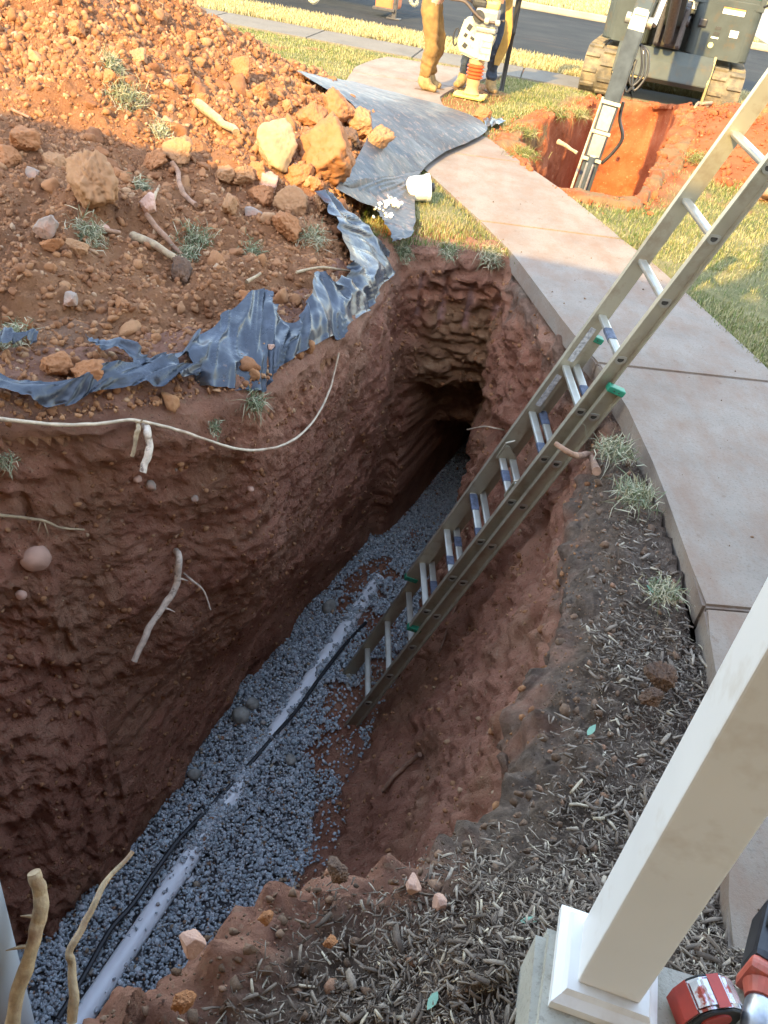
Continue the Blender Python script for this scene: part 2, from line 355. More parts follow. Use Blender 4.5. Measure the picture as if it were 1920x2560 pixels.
wall = sstep(LIP - 6, LIP + 8, rowi.astype(float))
far_w = sstep(8.2, 8.9, SIt) * (1 - sstep(10.3, 10.9, SIt)); left_w = 1 - sstep(7.6, 8.6, SIt); right_w = sstep(10.6, 11.6, SIt)
P = V.copy()
big = fbm(P * [1.3, 1.3, 1.5], 3, 3); med = fbm(P * [4, 4, 5], 4, 8); sm = fbm(P * 15, 4, 21)
rid = 1 - np.abs(fbm(P * [2.5, 2.5, 10], 4, 31)); w1, w2, wid = worley(P * [9, 9, 11], 5); w3, w4, wid2 = worley(P * 24, 6)
pits = np.clip(.34 - w1, 0, 1) * (wid > .72)
ch1, ch2, cid = worley(P * [5, 5, 7] + .3 * fbm(P * 3, 2, 33)[:, None], 15)
stre = fbm(np.stack([P[:, 0] * 22, P[:, 1] * 22, P[:, 2] * 1.6], 1), 3, 35)
dv = (.050 - .012 * left_w) * big + (.040 - .024 * left_w) * med + (.020 - .009 * left_w) * sm + (.045 - .028 * left_w) * (cid - .5) * sstep(.0, .25, ch2 - ch1) + .016 * fbm(np.stack([P[:, 0] * 3, P[:, 1] * 3 + P[:, 2] * 2, P[:, 2] * 16 - P[:, 1] * 5], 1), 4, 37) * left_w + (.012 - .005 * left_w) * fbm(P * 34, 3, 36) + .016 * stre * right_w * sstep(-.2, -.5, P[:, 2]) + far_w * (.045 * (rid - .7) + .03 * fbm(P * [9, 9, 20], 3, 32)) + .022 * np.clip(.5 - w3, 0, .5) * (wid2 > .5) * 2 - .0 * pits
dv = dv + left_w * .03 * np.clip(fbm(P * [3, 3, 2.2], 2, 55), -1, .6) + .05 * pits
# spade and bucket-tooth marks
marks = np.zeros(len(P))
for (a, b, c, d) in ((917, 578, 903, 660), (970, 592, 950, 692), (1026, 604, 1004, 694), (1086, 616, 1058, 690)):
    p0, p1 = GY(a, b, 5.40), GY(c, d, 5.46); q0 = np.array([p0.x, p0.z]); q1 = np.array([p1.x, p1.z]); ab = q1 - q0; t = np.clip(((P[:, 0] - q0[0]) * ab[0] + (P[:, 2] - q0[1]) * ab[1]) / (ab @ ab), 0, 1)
    g = np.exp(-(np.hypot(P[:, 0] - q0[0] - t * ab[0], P[:, 2] - q0[1] - t * ab[1]) / .020) ** 4) * sstep(7.8, 8.6, SIt) * (1 - sstep(10.8, 11.6, SIt)); marks = np.maximum(marks, g); dv = dv * (1 - .7 * g) + .035 * g
und = sstep(-1.6, -2.2, P[:, 2]) * left_w * sstep(2.6, 3.4, P[:, 1]); dv = dv + .10 * und
V[:, 0] += NX * dv * wall; V[:, 1] += NY * dv * wall
clump = np.clip(.62 - w1, 0, 1) * (.4 + wid) * right_w * sstep(LIP - 22, LIP - 8, rowi.astype(float)) * (1 - sstep(LIP + 10, LIP + 26, rowi.astype(float)))
V[:, 2] += .085 * clump; V[:, 0] -= NX * .06 * clump; V[:, 1] -= NY * .06 * clump
V[:, 2] += (1 - wall) * (.020 * fbm(P * 6, 3, 71) + .020 * np.clip(.5 - w3, 0, .5) * 2 + .010 * sm) * sstep(0, 3, rowi.astype(float)) + wall * (.02 * med)
# foot of the near/right wall: loose soil fan
fan = right_w * sstep(-1.75, -2.7, P[:, 2]) * (1 - sstep(15.6, 17.2, SIt)) * sstep(11.5, 12.8, SIt); V[:, 0] -= NX * fan * .10; V[:, 1] -= NY * fan * .10
fan2 = sstep(-1.3, -2.7, P[:, 2]) * sstep(15.4, 16.6, SIt) * (1 - sstep(18.6, 19.5, SIt)); V[:, 0] -= NX * fan2 * .16; V[:, 1] -= NY * fan2 * .16
# tunnel in the end wall, running on under the walkway
mx = sstep(.05, .13, P[:, 0]) * (1 - sstep(.50, .56, P[:, 0])) * (P[:, 1] > 5.0)
edge = .05 * fbm(P * [6, 6, 3], 2, 91)
push = mx * (.50 * sstep(-1.06, -1.18, P[:, 2] + edge) + 1.6 * sstep(-1.72, -1.82, P[:, 2] + edge))
V[:, 0] += .30 * push; V[:, 1] += .95 * push
q = np.arange(NR - 1)[:, None] * NS; j = np.arange(NS)[None, :]; j2 = (j + 1) % NS
TF = np.stack([q + j, q + j2, q + NS + j2, q + NS + j], -1).reshape(-1, 4)
if sgn < 0: TF = TF[:, ::-1]
topa = sstep(-TP - .16, -TP * .5, V[:, 2] + .11 * fbm(P * 6, 5, 44, .6) + .05 * stre) * np.where((SIt > 10.5) & (SIt < 25), 1.0, .35) * (1 - .7 * sstep(24, 25, SIt))
topa = topa * (1 - .75 * sstep(18.6, 19.4, SIt) * sstep(LIP - 16, LIP - 6, rowi + 3 * fbm(P * 8, 3, 46)))
topa = np.where((SIt > 11.2) & (SIt < 14.0), topa * .75, topa)
tana = np.clip(far_w * sstep(-.3, -.5, V[:, 2]) * (1 - sstep(-1.2, -1.5, V[:, 2]) * .5) + .35 * sstep(.1, .6, fbm(P * 2.2, 3, 77)), 0, 1) * sstep(-.15, -.4, V[:, 2])
tana = np.clip(tana, 0, .85)
tag(np_mesh('trench', V, TF, M_SOIL, smooth=True, attrs={'top': topa * (1 - marks), 'tan': tana * (1 - marks), 'mark': marks * sstep(-.4, .1, fbm(P * [8, 8, 14], 3, 66))}), kind='structure')
WV = V.copy(); BV_T = BVHTree.FromPolygons(V.tolist(), TF.tolist())
# ---- trench floor
def grid(x0, x1, y0, y1, r):
    gx = np.arange(x0, x1 + r / 2, r); gy = np.arange(y0, y1 + r / 2, r); X, Y = np.meshgrid(gx, gy); nx_, ny_ = len(gx), len(gy)
    i = np.arange(ny_ - 1)[:, None] * nx_; j = np.arange(nx_ - 1)[None, :]
    return X.ravel(), Y.ravel(), np.stack([i + j, i + j + 1, i + nx_ + j + 1, i + nx_ + j], -1).reshape(-1, 4)
LUMPS = [(-.06, 3.35, .17, .09), (.0, 3.75, .22, .10), (-.10, 4.35, .13, .05), (.06, 5.25, .2, .06), (-.08, 5.0, .16, .07), (-.22, 4.75, .12, .05), (.12, 4.6, .2, .06), (.14, 2.9, .2, .14), (-.02, 2.55, .14, .08), (.3, 5.8, .2, .03), (.28, 4.1, .2, .10)]
def floor_z(x, y):
    z = np.full(np.shape(x), FLOOR - .03)
    for a, b, r, h in LUMPS: z = z + h * np.exp(-(((x - a) ** 2 + (y - b) ** 2) / r ** 2))
    return z
X, Y, F = grid(-2.7, 1.2, 0, 8, .03); Z = floor_z(X, Y) + .02 * fbm(v3(X, Y) * 7, 4, 5)
tag(np_mesh('trench_floor', np.stack([X, Y, Z], 1), F, M_SOIL, smooth=True, attrs={'top': np.zeros(len(X)), 'grav': .85 * sstep(FLOOR + .01, FLOOR - .02, floor_z(X, Y)), 'tan': np.zeros(len(X))}), kind='structure')
# ---- lawn and bed: one sheet to the horizon
X, Y, F = grid(-9, 12, -4, 15.0, .06)
Z = gh(X, Y) + .012 * fbm(v3(X, Y) * 2.5, 3, 9); dr = d_poly(X, Y, RIMC); inr = in_poly(X, Y, RIMC); Z -= .05 * (1 - sstep(.25, .5, dr)); H, md = mh(X, Y); Z -= .08 * sstep(.0, .3, md)
inw = in_poly(X, Y, WALK); Z = np.where(inw, Z - .12, Z)
dpit = d_poly(X, Y, PIT); ipit = in_poly(X, Y, PIT)
kill = (inr & (dr > .02)) | (dr < .14) | ipit | (dpit < .10)
bare = np.clip(sstep(.45, .1, dpit) + sstep(.02, .07, gh(X, Y) + .02) * (Y > 6) + sstep(.35, .6, fbm(v3(X, Y) * .9, 4, 88)) * (Y > 6) * .7 + sstep(.6, .2, dr) * (Y > 4), 0, 1)
bed = ((X > -.6) & (X < 1.4) & (Y < 4.9) & (Y > -3)).astype(float) * (1 - sstep(1.6, 1.9, X))
fk = kill[F].any(1); F = F[~fk]
tag(np_mesh('lawn', np.stack([X, Y, Z], 1), F, M_GROUND, smooth=True, attrs={'bare': bare, 'bed': bed}), kind='structure')
mb = MB()
for (a, b, c, d) in ((-300, -300, 300, -4), (-300, -4, -9, 15), (12, -4, 300, 15), (-300, 27.5, 300, 500)):
    vs = [mb.bm.verts.new(p) for p in ((a, b, -.03), (c, b, -.03), (c, d, -.03), (a, d, -.03))]; mb.bm.faces.new(vs)
tag(mb.build('outer_ground', M_GROUND), kind='structure')
# ---- pit dug by the machine
PA = np.array([(p[0], p[1], 0, p[0], p[1], .5, .2) for p in PIT]); PC = PIT.mean(0)
for r in PA: r[3:5] = PC + (r[:2] - PC) * .82
PSs, PSi = closed_spline(PA, 420); px, py = PSs[:, 0], PSs[:, 1]; px = px + .05 * fbm(v3(px, py) * 3, 3, 17); py = py + .05 * fbm(v3(px, py) * 3, 3, 18); bx, by = PSs[:, 3], PSs[:, 4]
rows = []
ox, oy = px - PC[0], py - PC[1]; Lp = np.hypot(ox, oy); ox /= Lp; oy /= Lp
for k in range(14):
    d = .3 * (1 - k / 14); xx, yy = px + ox * d, py + oy * d; rows.append(np.stack([xx, yy, gh(xx, yy) + .03 * np.sin(min(1, k / 5) * math.pi / 2) - .035 * (k == 0)], 1))
for _r in rows:
    _i = d_poly(_r[:, 0], _r[:, 1], WALK); _n = in_poly(_r[:, 0], _r[:, 1], WALK); _r[:, 2] = np.where(_n, np.minimum(_r[:, 2], -.14), np.where(_i < .05, np.minimum(_r[:, 2], -.03), _r[:, 2]))
zr = gh(px, py) + .03
zr = np.where(in_poly(px, py, WALK), -.14, zr)
for k in range(81):
    t = k / 80; s = t ** 1.3; rows.append(np.stack([px + (bx - px) * s, py + (by - py) * s, zr + (-2.2 - zr) * t], 1))
V = np.concatenate(rows); NRp = len(rows); ri = np.repeat(np.arange(NRp), 420).astype(float); P = V.copy(); wl = sstep(11, 18, ri); OX = np.tile(ox, NRp); OY = np.tile(oy, NRp)
dv = .09 * fbm(P * [1.5, 1.5, 1.2], 3, 13) + .03 * fbm(P * 6, 4, 14); V[:, 0] += OX * dv * wl; V[:, 1] += OY * dv * wl; V[:, 2] += (1 - wl) * .035 * fbm(P * 7, 4, 15) * (ri > 1)
q = np.arange(NRp - 1)[:, None] * 420; j = np.arange(420)[None, :]; j2 = (j + 1) % 420
F = np.stack([q + j, q + j2, q + 420 + j2, q + 420 + j], -1).reshape(-1, 4)
def pit_mat():
    t = NT('fresh_red_clay'); c = t.ramp(t.noise(2.4, 6, .6), [(.3, (.26, .075, .03)), (.55, (.34, .105, .045)), (.8, (.44, .17, .08))]); c = t.mix(t.ramp(t.noise(35, 4, .7), [(.6, (0, 0, 0)), (.7, (1, 1, 1))]), c, (.46, .25, .14))
    c = t.mix(t.attr('top'), c, (.20, .12, .06)); t.base(c); t.rough(.95); t.b.inputs['Specular IOR Level'].default_value = .1; t.bump(t.noise(14, 7, .7), .8, .03); return t.m
M_PIT = pit_mat()
tag(np_mesh('machine_pit', V, F, M_PIT, smooth=True, attrs={'top': sstep(-.3, -.1, V[:, 2]) * (fbm(P * 9, 3, 4) > -.1) * (V[:, 1] < 9.5)}), kind='structure')
mb = MB(); mb.prism([(p[0], p[1], -2.2) for p in PIT], (0, 0, -.1)); tag(mb.build('pit_floor', M_PIT), kind='structure')
# ---- spoil heap
X, Y, F = grid(-7.2, -.15, 1.2, 10.2, .020); H, md = mh(X, Y); P = v3(X, Y)
w1, w2, wid = worley(v3(X, Y) * 6.5, 3); w3, w4, wid2 = worley(v3(X, Y) * 15, 4); w5, _, wid3 = worley(v3(X, Y) * 30, 14)
am = sstep(.0, .25, md)
Z = H + gh(X, Y) * 0 - .02 + am * (.10 * fbm(P * 1.1, 3, 61) + .05 * fbm(P * 4.3, 4, 62) + .09 * np.clip(.52 - w1, 0, 1) * (wid > .55) + .07 * np.clip(.5 - w3, 0, 1) * (wid2 > .30) + .045 * np.clip(.5 - w5, 0, 1) * (.3 + wid3) + .008 * fbm(P * 40, 2, 65)) - .05 * (1 - sstep(-.05, .03, md)) - .11 * np.exp(-d_poly(X, Y, RIMC) / .09)
V = np.stack([X, Y, Z], 1); V[:, 0] += .02 * fbm(P * 12, 2, 63) * am
F = F[(md[F] > -.06).all(1) & ~(in_poly(X, Y, RIMC))[F].any(1)]
MOUND = tag(np_mesh('spoil_heap', V, F, M_MOUND, smooth=True), 'large heap of crumbly red clay spoil piled on the lawn left of the trench', 'dirt pile')
BV_M = BVHTree.FromPolygons(V.tolist(), F.tolist())
# ---- walkway, pavement, road
def slab(name, P, zt, th, mat, kind='structure', bev=.012, **k):
    mb = MB(); mb.prism([(p[0], p[1], zt - th) for p in P], (0, 0, th), bev); return tag(mb.build(name, mat), kind=kind, **k)
def lerp_poly(A, y):
    A = A[np.argsort(A[:, 1])]; return float(np.interp(y, A[:, 1], A[:, 0]))
cuts = [.95, 2.11, 3.86, 5.9, 7.7, 9.4, 11.0, 12.66]
tilt = .13
def walk_piece(y0, y1, name):
    L_ = [(lerp_poly(WL, y), y) for y in np.linspace(y0, y1, 9)]; Rr = [(lerp_poly(WR, y), y + (tilt * 1.0)) for y in np.linspace(y1, y0, 9)]
    return L_ + [(x, y if abs(y - tilt - .95) > .01 else y) for x, y in Rr]
mb = MB()
for i in range(len(cuts) - 1):
    PP = walk_piece(cuts[i] + .005, cuts[i + 1] - .005, '')
    mb.prism([(p[0], p[1], -.105) for p in PP], (0, 0, .105), .010)
tag(mb.build('walkway', M_WALK), kind='structure')
SWN = lambda x: 13.2 - .30 * (x + 1.0) * .42; SWF = lambda x: 14.05 - .12 * (x + 1.0); RDN = lambda x: 15.6 - .12 * (x + .9); RDF = lambda x: 25.5 - .12 * (x - 2)
def band(name, f0, f1, z, mat, x0=-60, x1=60, th=0):
    mb = MB(); pts = [(x0, f0(x0), z), (x1, f0(x1), z), (x1, f1(x1), z), (x0, f1(x0), z)]
    if th: mb.prism([(p[0], p[1], z - th) for p in pts], (0, 0, th), .02)
    else: mb.bm.faces.new([mb.bm.verts.new(p) for p in pts])
    return tag(mb.build(name, mat), kind='structure')
mb = MB()
for i in range(-14, 14):
    a, b = i * 1.5 - .65 + .006, (i + 1) * 1.5 - .65 - .006; f0 = lambda x: 12.95 - .12 * (x + .9)
    mb.prism([(a, f0(a), -.09), (b, f0(b), -.09), (b + .1, SWF(b), -.09), (a + .1, SWF(a), -.09)], (0, 0, .094), .008)
tag(mb.build('pavement', M_SIDE), kind='structure')
band('verge_soil', SWF, RDN, -.012, M_GROUND)
band('kerb', lambda x: RDN(x) - .14, RDN, .002, M_CURB, th=.14)
band('road', RDN, RDF, -.10, M_ROAD, x0=-150, x1=150)
band('far_kerb', RDF, lambda x: RDF(x) + .3, .04, M_CURB, th=.14)
band('far_lawn', lambda x: RDF(x) + .3, lambda x: RDF(x) + 60, .03, M_GROUND, x0=-150, x1=150)
mb = MB(); mb.prism([(7.6, RDF(7.6) + .02, -.07), (13.5, RDF(13.5) + .02, -.07), (16.5, 45, -.07), (10.0, 45, -.07)], (0, 0, .125)); tag(mb.build('far_driveway', M_CURB), kind='structure')
# ================================================================== SURFACE QUERIES
BVS = [BV_T, BV_M]
def drop(x, y, top=4.0):
    best = None
    for b in BVS:
        h = b.ray_cast(Vector((x, y, top)), Vector((0, 0, -1)))
        if h[0] is not None and (best is None or h[0].z > best[0].z): best = h
    g = float(gh(np.array([x]), np.array([y]))[0])
    if not in_poly(np.array([x]), np.array([y]), RIMC)[0] and (best is None or best[0].z < g): return Vector((x, y, g)), Vector((0, 0, 1))
    if best is None: return Vector((x, y, g)), Vector((0, 0, 1))
    n = best[1]; n = n if n.z >= 0 else -n
    return best[0], n
def pick(dx, dy, z=0.0):
    """first soil surface met by the sight line of a place in the photo"""
    d = Vector(ray(dx, dy)).normalized(); best = None
    for b in BVS:
        h = b.ray_cast(Vector(EYE), d)
        if h[0] is not None and (best is None or h[3] < best[3]): best = h
    g = G(dx, dy, z) if d.z < 0 else None
    if g is not None and (best is None or (g - Vector(EYE)).length < best[3]) and not in_poly(np.array([g.x]), np.array([g.y]), RIMC)[0]: return g, Vector((0, 0, 1))
    n = best[1]; n = n if n.dot(d) < 0 else -n
    return best[0], n
def drop_many(xs, ys, top=4.0):
    xs, ys = np.asarray(xs, float), np.asarray(ys, float); g = gh(xs, ys); ins = in_poly(xs, ys, RIMC); P = np.stack([xs, ys, np.where(ins, -9.0, g)], 1); Nn = np.tile([0, 0, 1.0], (len(xs), 1)); dn = Vector((0, 0, -1))
    for b in BVS:
        rc = b.ray_cast
        for i in range(len(xs)):
            h = rc(Vector((xs[i], ys[i], top)), dn)
            if h[0] is not None and h[0].z > P[i, 2]:
                P[i, 2] = h[0].z; n = h[1]; Nn[i] = n if n.z >= 0 else -n
    P[P[:, 2] < -8, 2] = g[P[:, 2] < -8]
    return P, Nn
# ---- lump shapes
def ico(sub):
    bm = bmesh.new(); bmesh.ops.create_icosphere(bm, subdivisions=sub, radius=1); V = np.array([v.co[:] for v in bm.verts]); F = np.array([[v.index for v in f.verts] for f in bm.faces]); bm.free(); return V, F
ICO1, ICO2, ICO3, ICO4, ICO5 = ico(1), ico(2), ico(3), ico(4), ico(5)
def rot_rand(n):
    q = RNG.normal(size=(n, 4)); q /= np.linalg.norm(q, axis=1)[:, None]; a, b, c, d = q.T
    return np.stack([np.stack([1 - 2 * (c * c + d * d), 2 * (b * c - a * d), 2 * (b * d + a * c)], -1), np.stack([2 * (b * c + a * d), 1 - 2 * (b * b + d * d), 2 * (c * d - a * b)], -1), np.stack([2 * (b * d - a * c), 2 * (c * d + a * b), 1 - 2 * (b * b + c * c)], -1)], 1)
def lumps(name, pos, size, mat, base=ICO1, jit=.28, flat=(.75, 1.25), smooth=False, parent=None):
    n = len(pos); B, F = base; Vs = B[None] * (1 + jit * RNG.uniform(-1, 1, (n, len(B), 1))) * RNG.uniform(flat[0], flat[1], (n, 1, 3)) * np.asarray(size)[:, None, None]
    Vs = np.einsum('nij,nkj->nki', rot_rand(n), Vs) + np.asarray(pos)[:, None, :]
    return np_mesh(name, Vs.reshape(-1, 3), (F[None] + (np.arange(n) * len(B))[:, None, None]).reshape(-1, 3), mat, parent, smooth)
def clods(name, pos, size, mat, base=ICO2, npl=9, jit=.05, flat=(.7, 1.25), smooth=False, cut=(.55, 1.0), nz=0.0, rot=True, parent=None):
    """angular lumps: a ball cut by random planes, then roughened"""
    n = len(pos); B, F = base; pl = RNG.normal(size=(n, npl, 3)); pl /= np.linalg.norm(pl, axis=2)[:, :, None]; dd = RNG.uniform(cut[0], cut[1], (n, npl))
    c = np.einsum('nkj,vj->nvk', pl, B); r = np.where(c > .05, dd[:, None, :] / np.maximum(c, .05), 9).min(2); r = np.minimum(r, 1.0)
    Vs = B[None] * (r * (1 + jit * RNG.uniform(-1, 1, (n, len(B)))))[:, :, None]
    if nz:
        q = (Vs + np.arange(n)[:, None, None] * 7.3).reshape(-1, 3); Vs = Vs * (1 + nz * .45 * fbm(q * 2.0, 3, 5) + nz * .55 * fbm(q * 6, 3, 6) + nz * .45 * (1 - 2 * np.abs(vnoise(q * 11, 7)))).reshape(n, -1)[:, :, None]
    Vs = Vs * RNG.uniform(flat[0], flat[1], (n, 1, 3)) * np.asarray(size)[:, None, None]
    if rot: Vs = np.einsum('nij,nkj->nki', rot_rand(n), Vs)
    Vs = Vs + np.asarray(pos)[:, None, :]
    return np_mesh(name, Vs.reshape(-1, 3), (F[None] + (np.arange(n) * len(B))[:, None, None]).reshape(-1, 3), mat, parent, smooth)
# ---- gravel bed
N = 190000; gx = RNG.uniform(-1.9, 1.0, N); gy = RNG.uniform(.3, 8.0, N); keep = (in_poly(gx, gy, BOTC) & (d_poly(gx, gy, BOTC) > -.1)) | ((np.abs(gx - (.28 + (gy - 5.5) * .3)) < .30) & (gy > 5.2) & (gy < 7.6))
keep |= (d_poly(gx, gy, BOTC) < .10) & (gy > 1.0)
gx, gy = gx[keep], gy[keep]
fz = floor_z(gx, gy); cover = fz < FLOOR + .012 + .03 * (vnoise(v3(gx, gy) * 11, 3)); spill = RNG.uniform(size=len(gx)) < .13; ok = cover | spill
gx, gy, fz = gx[ok], gy[ok], fz[ok]
PA0, PB0 = G(168, 2212, FLOOR + .01), G(812, 1258, FLOOR + .01)        # axis of the buried pipe
pdir = Vector((PB0 - PA0)); plen = pdir.length; pdir.normalize()
sax = (gx - PA0.x) * pdir.x + (gy - PA0.y) * pdir.y; dax = np.abs((gx - PA0.x) * -pdir.y + (gy - PA0.y) * pdir.x); fr = sax / plen
def pf(dx, dy):
    q = G(dx, dy, FLOOR + .06); return ((q.x - PA0.x) * pdir.x + (q.y - PA0.y) * pdir.y) / plen
BUR = [(-.4, .0), (0, .0), (pf(300, 2030), .0), (pf(400, 1860), .15), (pf(436, 1800), .45), (pf(450, 1780), 1.0), (pf(480, 1748), 1.0), (pf(490, 1735), .12), (pf(515, 1690), .12), (pf(522, 1682), 1.0), (pf(532, 1662), .9), (pf(540, 1650), .3), (pf(548, 1630), .8), (pf(556, 1622), 1.0), (pf(572, 1592), 1.0), (pf(580, 1580), .0), (pf(680, 1430), .0), (pf(755, 1345), .05), (pf(762, 1335), .85), (pf(770, 1325), .2), (pf(812, 1262), .15), (pf(818, 1255), 1.0), (3, 1.0)]
bur = np.interp(fr, [b[0] for b in BUR], [b[1] for b in BUR])
PR = .052; gz = np.maximum(fz + .03, FLOOR + .0) + .006 * RNG.uniform(-1, 1, len(gx)) + .012 * fbm(v3(gx, gy) * 3, 2, 41) + .008 * RNG.normal(size=len(gx))
side = sstep(.15, .0, dax - PR)
near = dax < PR + .012
ptop = np.sqrt(np.clip(PR ** 2 - np.minimum(dax, PR) ** 2, 0, 1)) + FLOOR + .01
gz = np.where(dax < .22, gz + (.012 + .03 * bur) * sstep(.16, .0, dax - PR) * (fr > -.4) * (fr < 1), gz)
vis = near & (fr < 1.0) & (RNG.uniform(size=len(gx)) > bur * 1.05 + .06 * (dax > .03)); cvr = near & (bur < .6) & (dax > PR * (.74 + .55 * vnoise(v3(fr * 60, np.sign(dax) * 3 + (sax * 0)), 4) + .12 * RNG.normal(size=len(gx)))) & (fr > pf(415, 1835)); vis &= ~cvr; gz = np.where(near & (fr < 1.0), ptop + .012, gz)
ok = ~vis | (fr > 1.0); gx, gy, gz = gx[ok], gy[ok], gz[ok]
ex = RNG.uniform(.28, 1.0, 9000); ew = RNG.uniform(-1, 1, 9000); eb = np.interp(ex, [b[0] for b in BUR], [b[1] for b in BUR]); k = RNG.uniform(size=9000) < .30 * eb ** 1.6 + .12 * (eb > .1) * (vnoise(v3(ex * 90, ew * 1.5), 3) > .25)
gs_n = 1; ex, ew = ex[k], ew[k]; gx = np.concatenate([gx, PA0.x + pdir.x * plen * ex - pdir.y * ew * PR * 1.3]); gy = np.concatenate([gy, PA0.y + pdir.y * plen * ex + pdir.x * ew * PR * 1.3]); gz = np.concatenate([gz, FLOOR + .012 + np.sqrt(np.clip(1 - (ew * .9) ** 2, 0, 1)) * PR + .008])
gs = RNG.choice([.006, .0075, .0095, .012, .017], len(gx), p=[.25, .35, .25, .12, .03])
tag(lumps('gravel', np.stack([gx, gy, gz], 1), gs, M_GRAVEL, ICO1, .36, (.6, 1.35)), 'bed of blue grey crushed gravel along the trench bottom', 'gravel', kind='stuff')
M_PVC = simple('white_pvc', (.86, .87, .88), .35, var=.05, scale=6)
M_INK = simple('grey_print', (.25, .3, .36), .5)
pp = empty('drain_pipe', PA0, label='white plastic drain pipe half buried in the blue grey gravel', cat='pipe')
mb = MB(); mb.tube([pdir * t for t in np.linspace(-.5, plen + .05, 30)], PR, 28); o_ = mb.build('pipe', M_PVC, pp, smooth=True)
def text_mesh(txt, size, mat, name, parent, M, ext=.0006):
    cu = bpy.data.curves.new(name, 'FONT'); cu.body = txt; cu.size = size; cu.extrude = ext; cu.align_x = 'CENTER'; cu.align_y = 'CENTER'
    tmp = bpy.data.objects.new('tmp', cu); COL.objects.link(tmp); dg = bpy.context.evaluated_depsgraph_get(); me = bpy.data.meshes.new_from_object(tmp.evaluated_get(dg)); bpy.data.objects.remove(tmp); me.transform(M)
    return link_mesh(name, me, mat, parent)
side_v = pdir.cross(Vector((0, 0, 1))).normalized(); nv = (Vector((0, 0, 1)) * .93 - side_v * .36).normalized(); yv = nv.cross(pdir)
Mx = Matrix((pdir, yv, nv)).transposed().to_4x4(); Mx.translation = pdir * .42 + nv * (PR + .0003)
for i_, ch in enumerate('PVC'):
    Mi = Mx.copy(); Mi.translation = Mx.translation + pdir * (i_ * .045); text_mesh(ch, .03, M_INK, 'printed_letter', pp, Mi)
tag(lumps('cleaner_stone', np.array([G(520, 1545, FLOOR + .05)[:]]), [.055], simple('pale_rock', (.30, .29, .25), .9, var=.35, scale=18, bump=.6), ICO3, .06, (.8, 1.1), True), 'rounded grey rock on the gravel at the foot of the left wall', 'rock', 'rocks lying on the trench gravel')
M_ROCK = bpy.data.materials['pale_rock']
for (a, b, s, lab) in ((545, 1520, .045, 'flatter grey rock lying just behind the rounded rock on the gravel'), (712, 1312, .055, 'tan cobble on the gravel beside the dark hollow at the left wall foot'), (628, 1640, .035, 'small pale stone on the gravel right of the black cable, mid trench'), (420, 1672, .04, 'upright flat slab of stone in the gravel left of the black cable')):
    tag(lumps('rock', np.array([G(a, b, FLOOR + .04)[:]]), [s], M_ROCK, ICO2, .12, (.7, 1.2), True), lab, 'rock', 'rocks lying on the trench gravel')
M_BLK = simple('black_poly', (.022, .022, .024), .45, var=.3)
pts = [G(a, b, FLOOR + .062 + .012 * math.sin(i * 1.7)) for i, (a, b) in enumerate([(125, 2200), (180, 2110), (237, 2010), (285, 1955), (330, 1890), (385, 1815), (440, 1757), (490, 1705), (540, 1650), (590, 1592), (640, 1535), (690, 1465), (745, 1393), (790, 1345)])]
def smooth_pts(p, k=6):
    p = [Vector(q) for q in p]; out = []
    for i in range(len(p) - 1):
        a, b, c, d = p[max(i - 1, 0)], p[i], p[i + 1], p[min(i + 2, len(p) - 1)]
        for t in np.linspace(0, 1, k, endpoint=False): out.append(.5 * (2 * b + (c - a) * t + (2 * a - 5 * b + 4 * c - d) * t * t + (3 * b - a - 3 * c + d) * t ** 3))
    return out + [p[-1]]
tag(MB().tube(smooth_pts(pts), .0135, 8).build('cable', M_BLK, smooth=True), 'black plastic cable running along the gravel beside the white pipe', 'cable')
# ---- clods on the spoil heap and the lips
def scatter(n, box, test, zoff=0.0, rmin=None):
    out = []; nn = 0
    xs = RNG.uniform(box[0], box[1], n); ys = RNG.uniform(box[2], box[3], n); k = test(xs, ys); xs, ys = xs[k], ys[k]
    return drop_many(xs, ys)[0] + np.array([0, 0, zoff])
onm = lambda x, y: in_poly(x, y, MT) & ~in_poly(x, y, RIMC)
vis_y = lambda x, y: (x > -.48 * y - .9)
P1 = scatter(34000, (-3.4, -.2, 2.2, 6.0), lambda x, y: onm(x, y) & vis_y(x, y)); s1 = .004 + .016 * RNG.uniform(size=len(P1)) ** 4
P2 = scatter(42000, (-5.6, -.3, 5.2, 9.6), lambda x, y: onm(x, y) & vis_y(x, y)); s2 = .006 + .026 * RNG.uniform(size=len(P2)) ** 3
tag(lumps('soil_crumbs', np.vstack([P1, P2]), np.concatenate([s1, s2]), M_CLOD, ICO1, .42, (.5, 1.4)), 'loose crumbs of red clay covering the spoil heap', 'soil', kind='stuff')
P3 = scatter(1700, (-5.5, -.3, 2.4, 9.5), lambda x, y: onm(x, y) & vis_y(x, y)); dm = d_poly(P3[:, 0], P3[:, 1], MT)
s3 = (.018 + .055 * RNG.uniform(size=len(P3)) ** 4) * np.where(P3[:, 1] > 4.6, 1.15, .85)
tag(clods('soil_clods', P3, s3, M_CLOD, ICO3, 14, .02, (.65, 1.25), cut=(.45, .9), nz=.16), 'fist sized clods of clay strewn over the spoil heap', 'soil', kind='stuff')
# crumbs and pebbles stuck in the cut faces
wi = RNG.integers(0, len(TF), 60000); wc_ = WV[TF[wi]].mean(1); k = (wc_[:, 2] < -.15) & (wc_[:, 2] > -2.6) & (wc_[:, 1] > .9) & (wc_[:, 1] < 5.9) & (RNG.uniform(size=60000) < .22); wc_ = wc_[k]
tag(lumps('wall_crumbs', wc_, .003 + .014 * RNG.uniform(size=len(wc_)) ** 4, M_CLOD, ICO1, .32, (.6, 1.3)), 'crumbs of clay and tiny stones stuck to the cut walls of the trench', 'soil', kind='stuff')
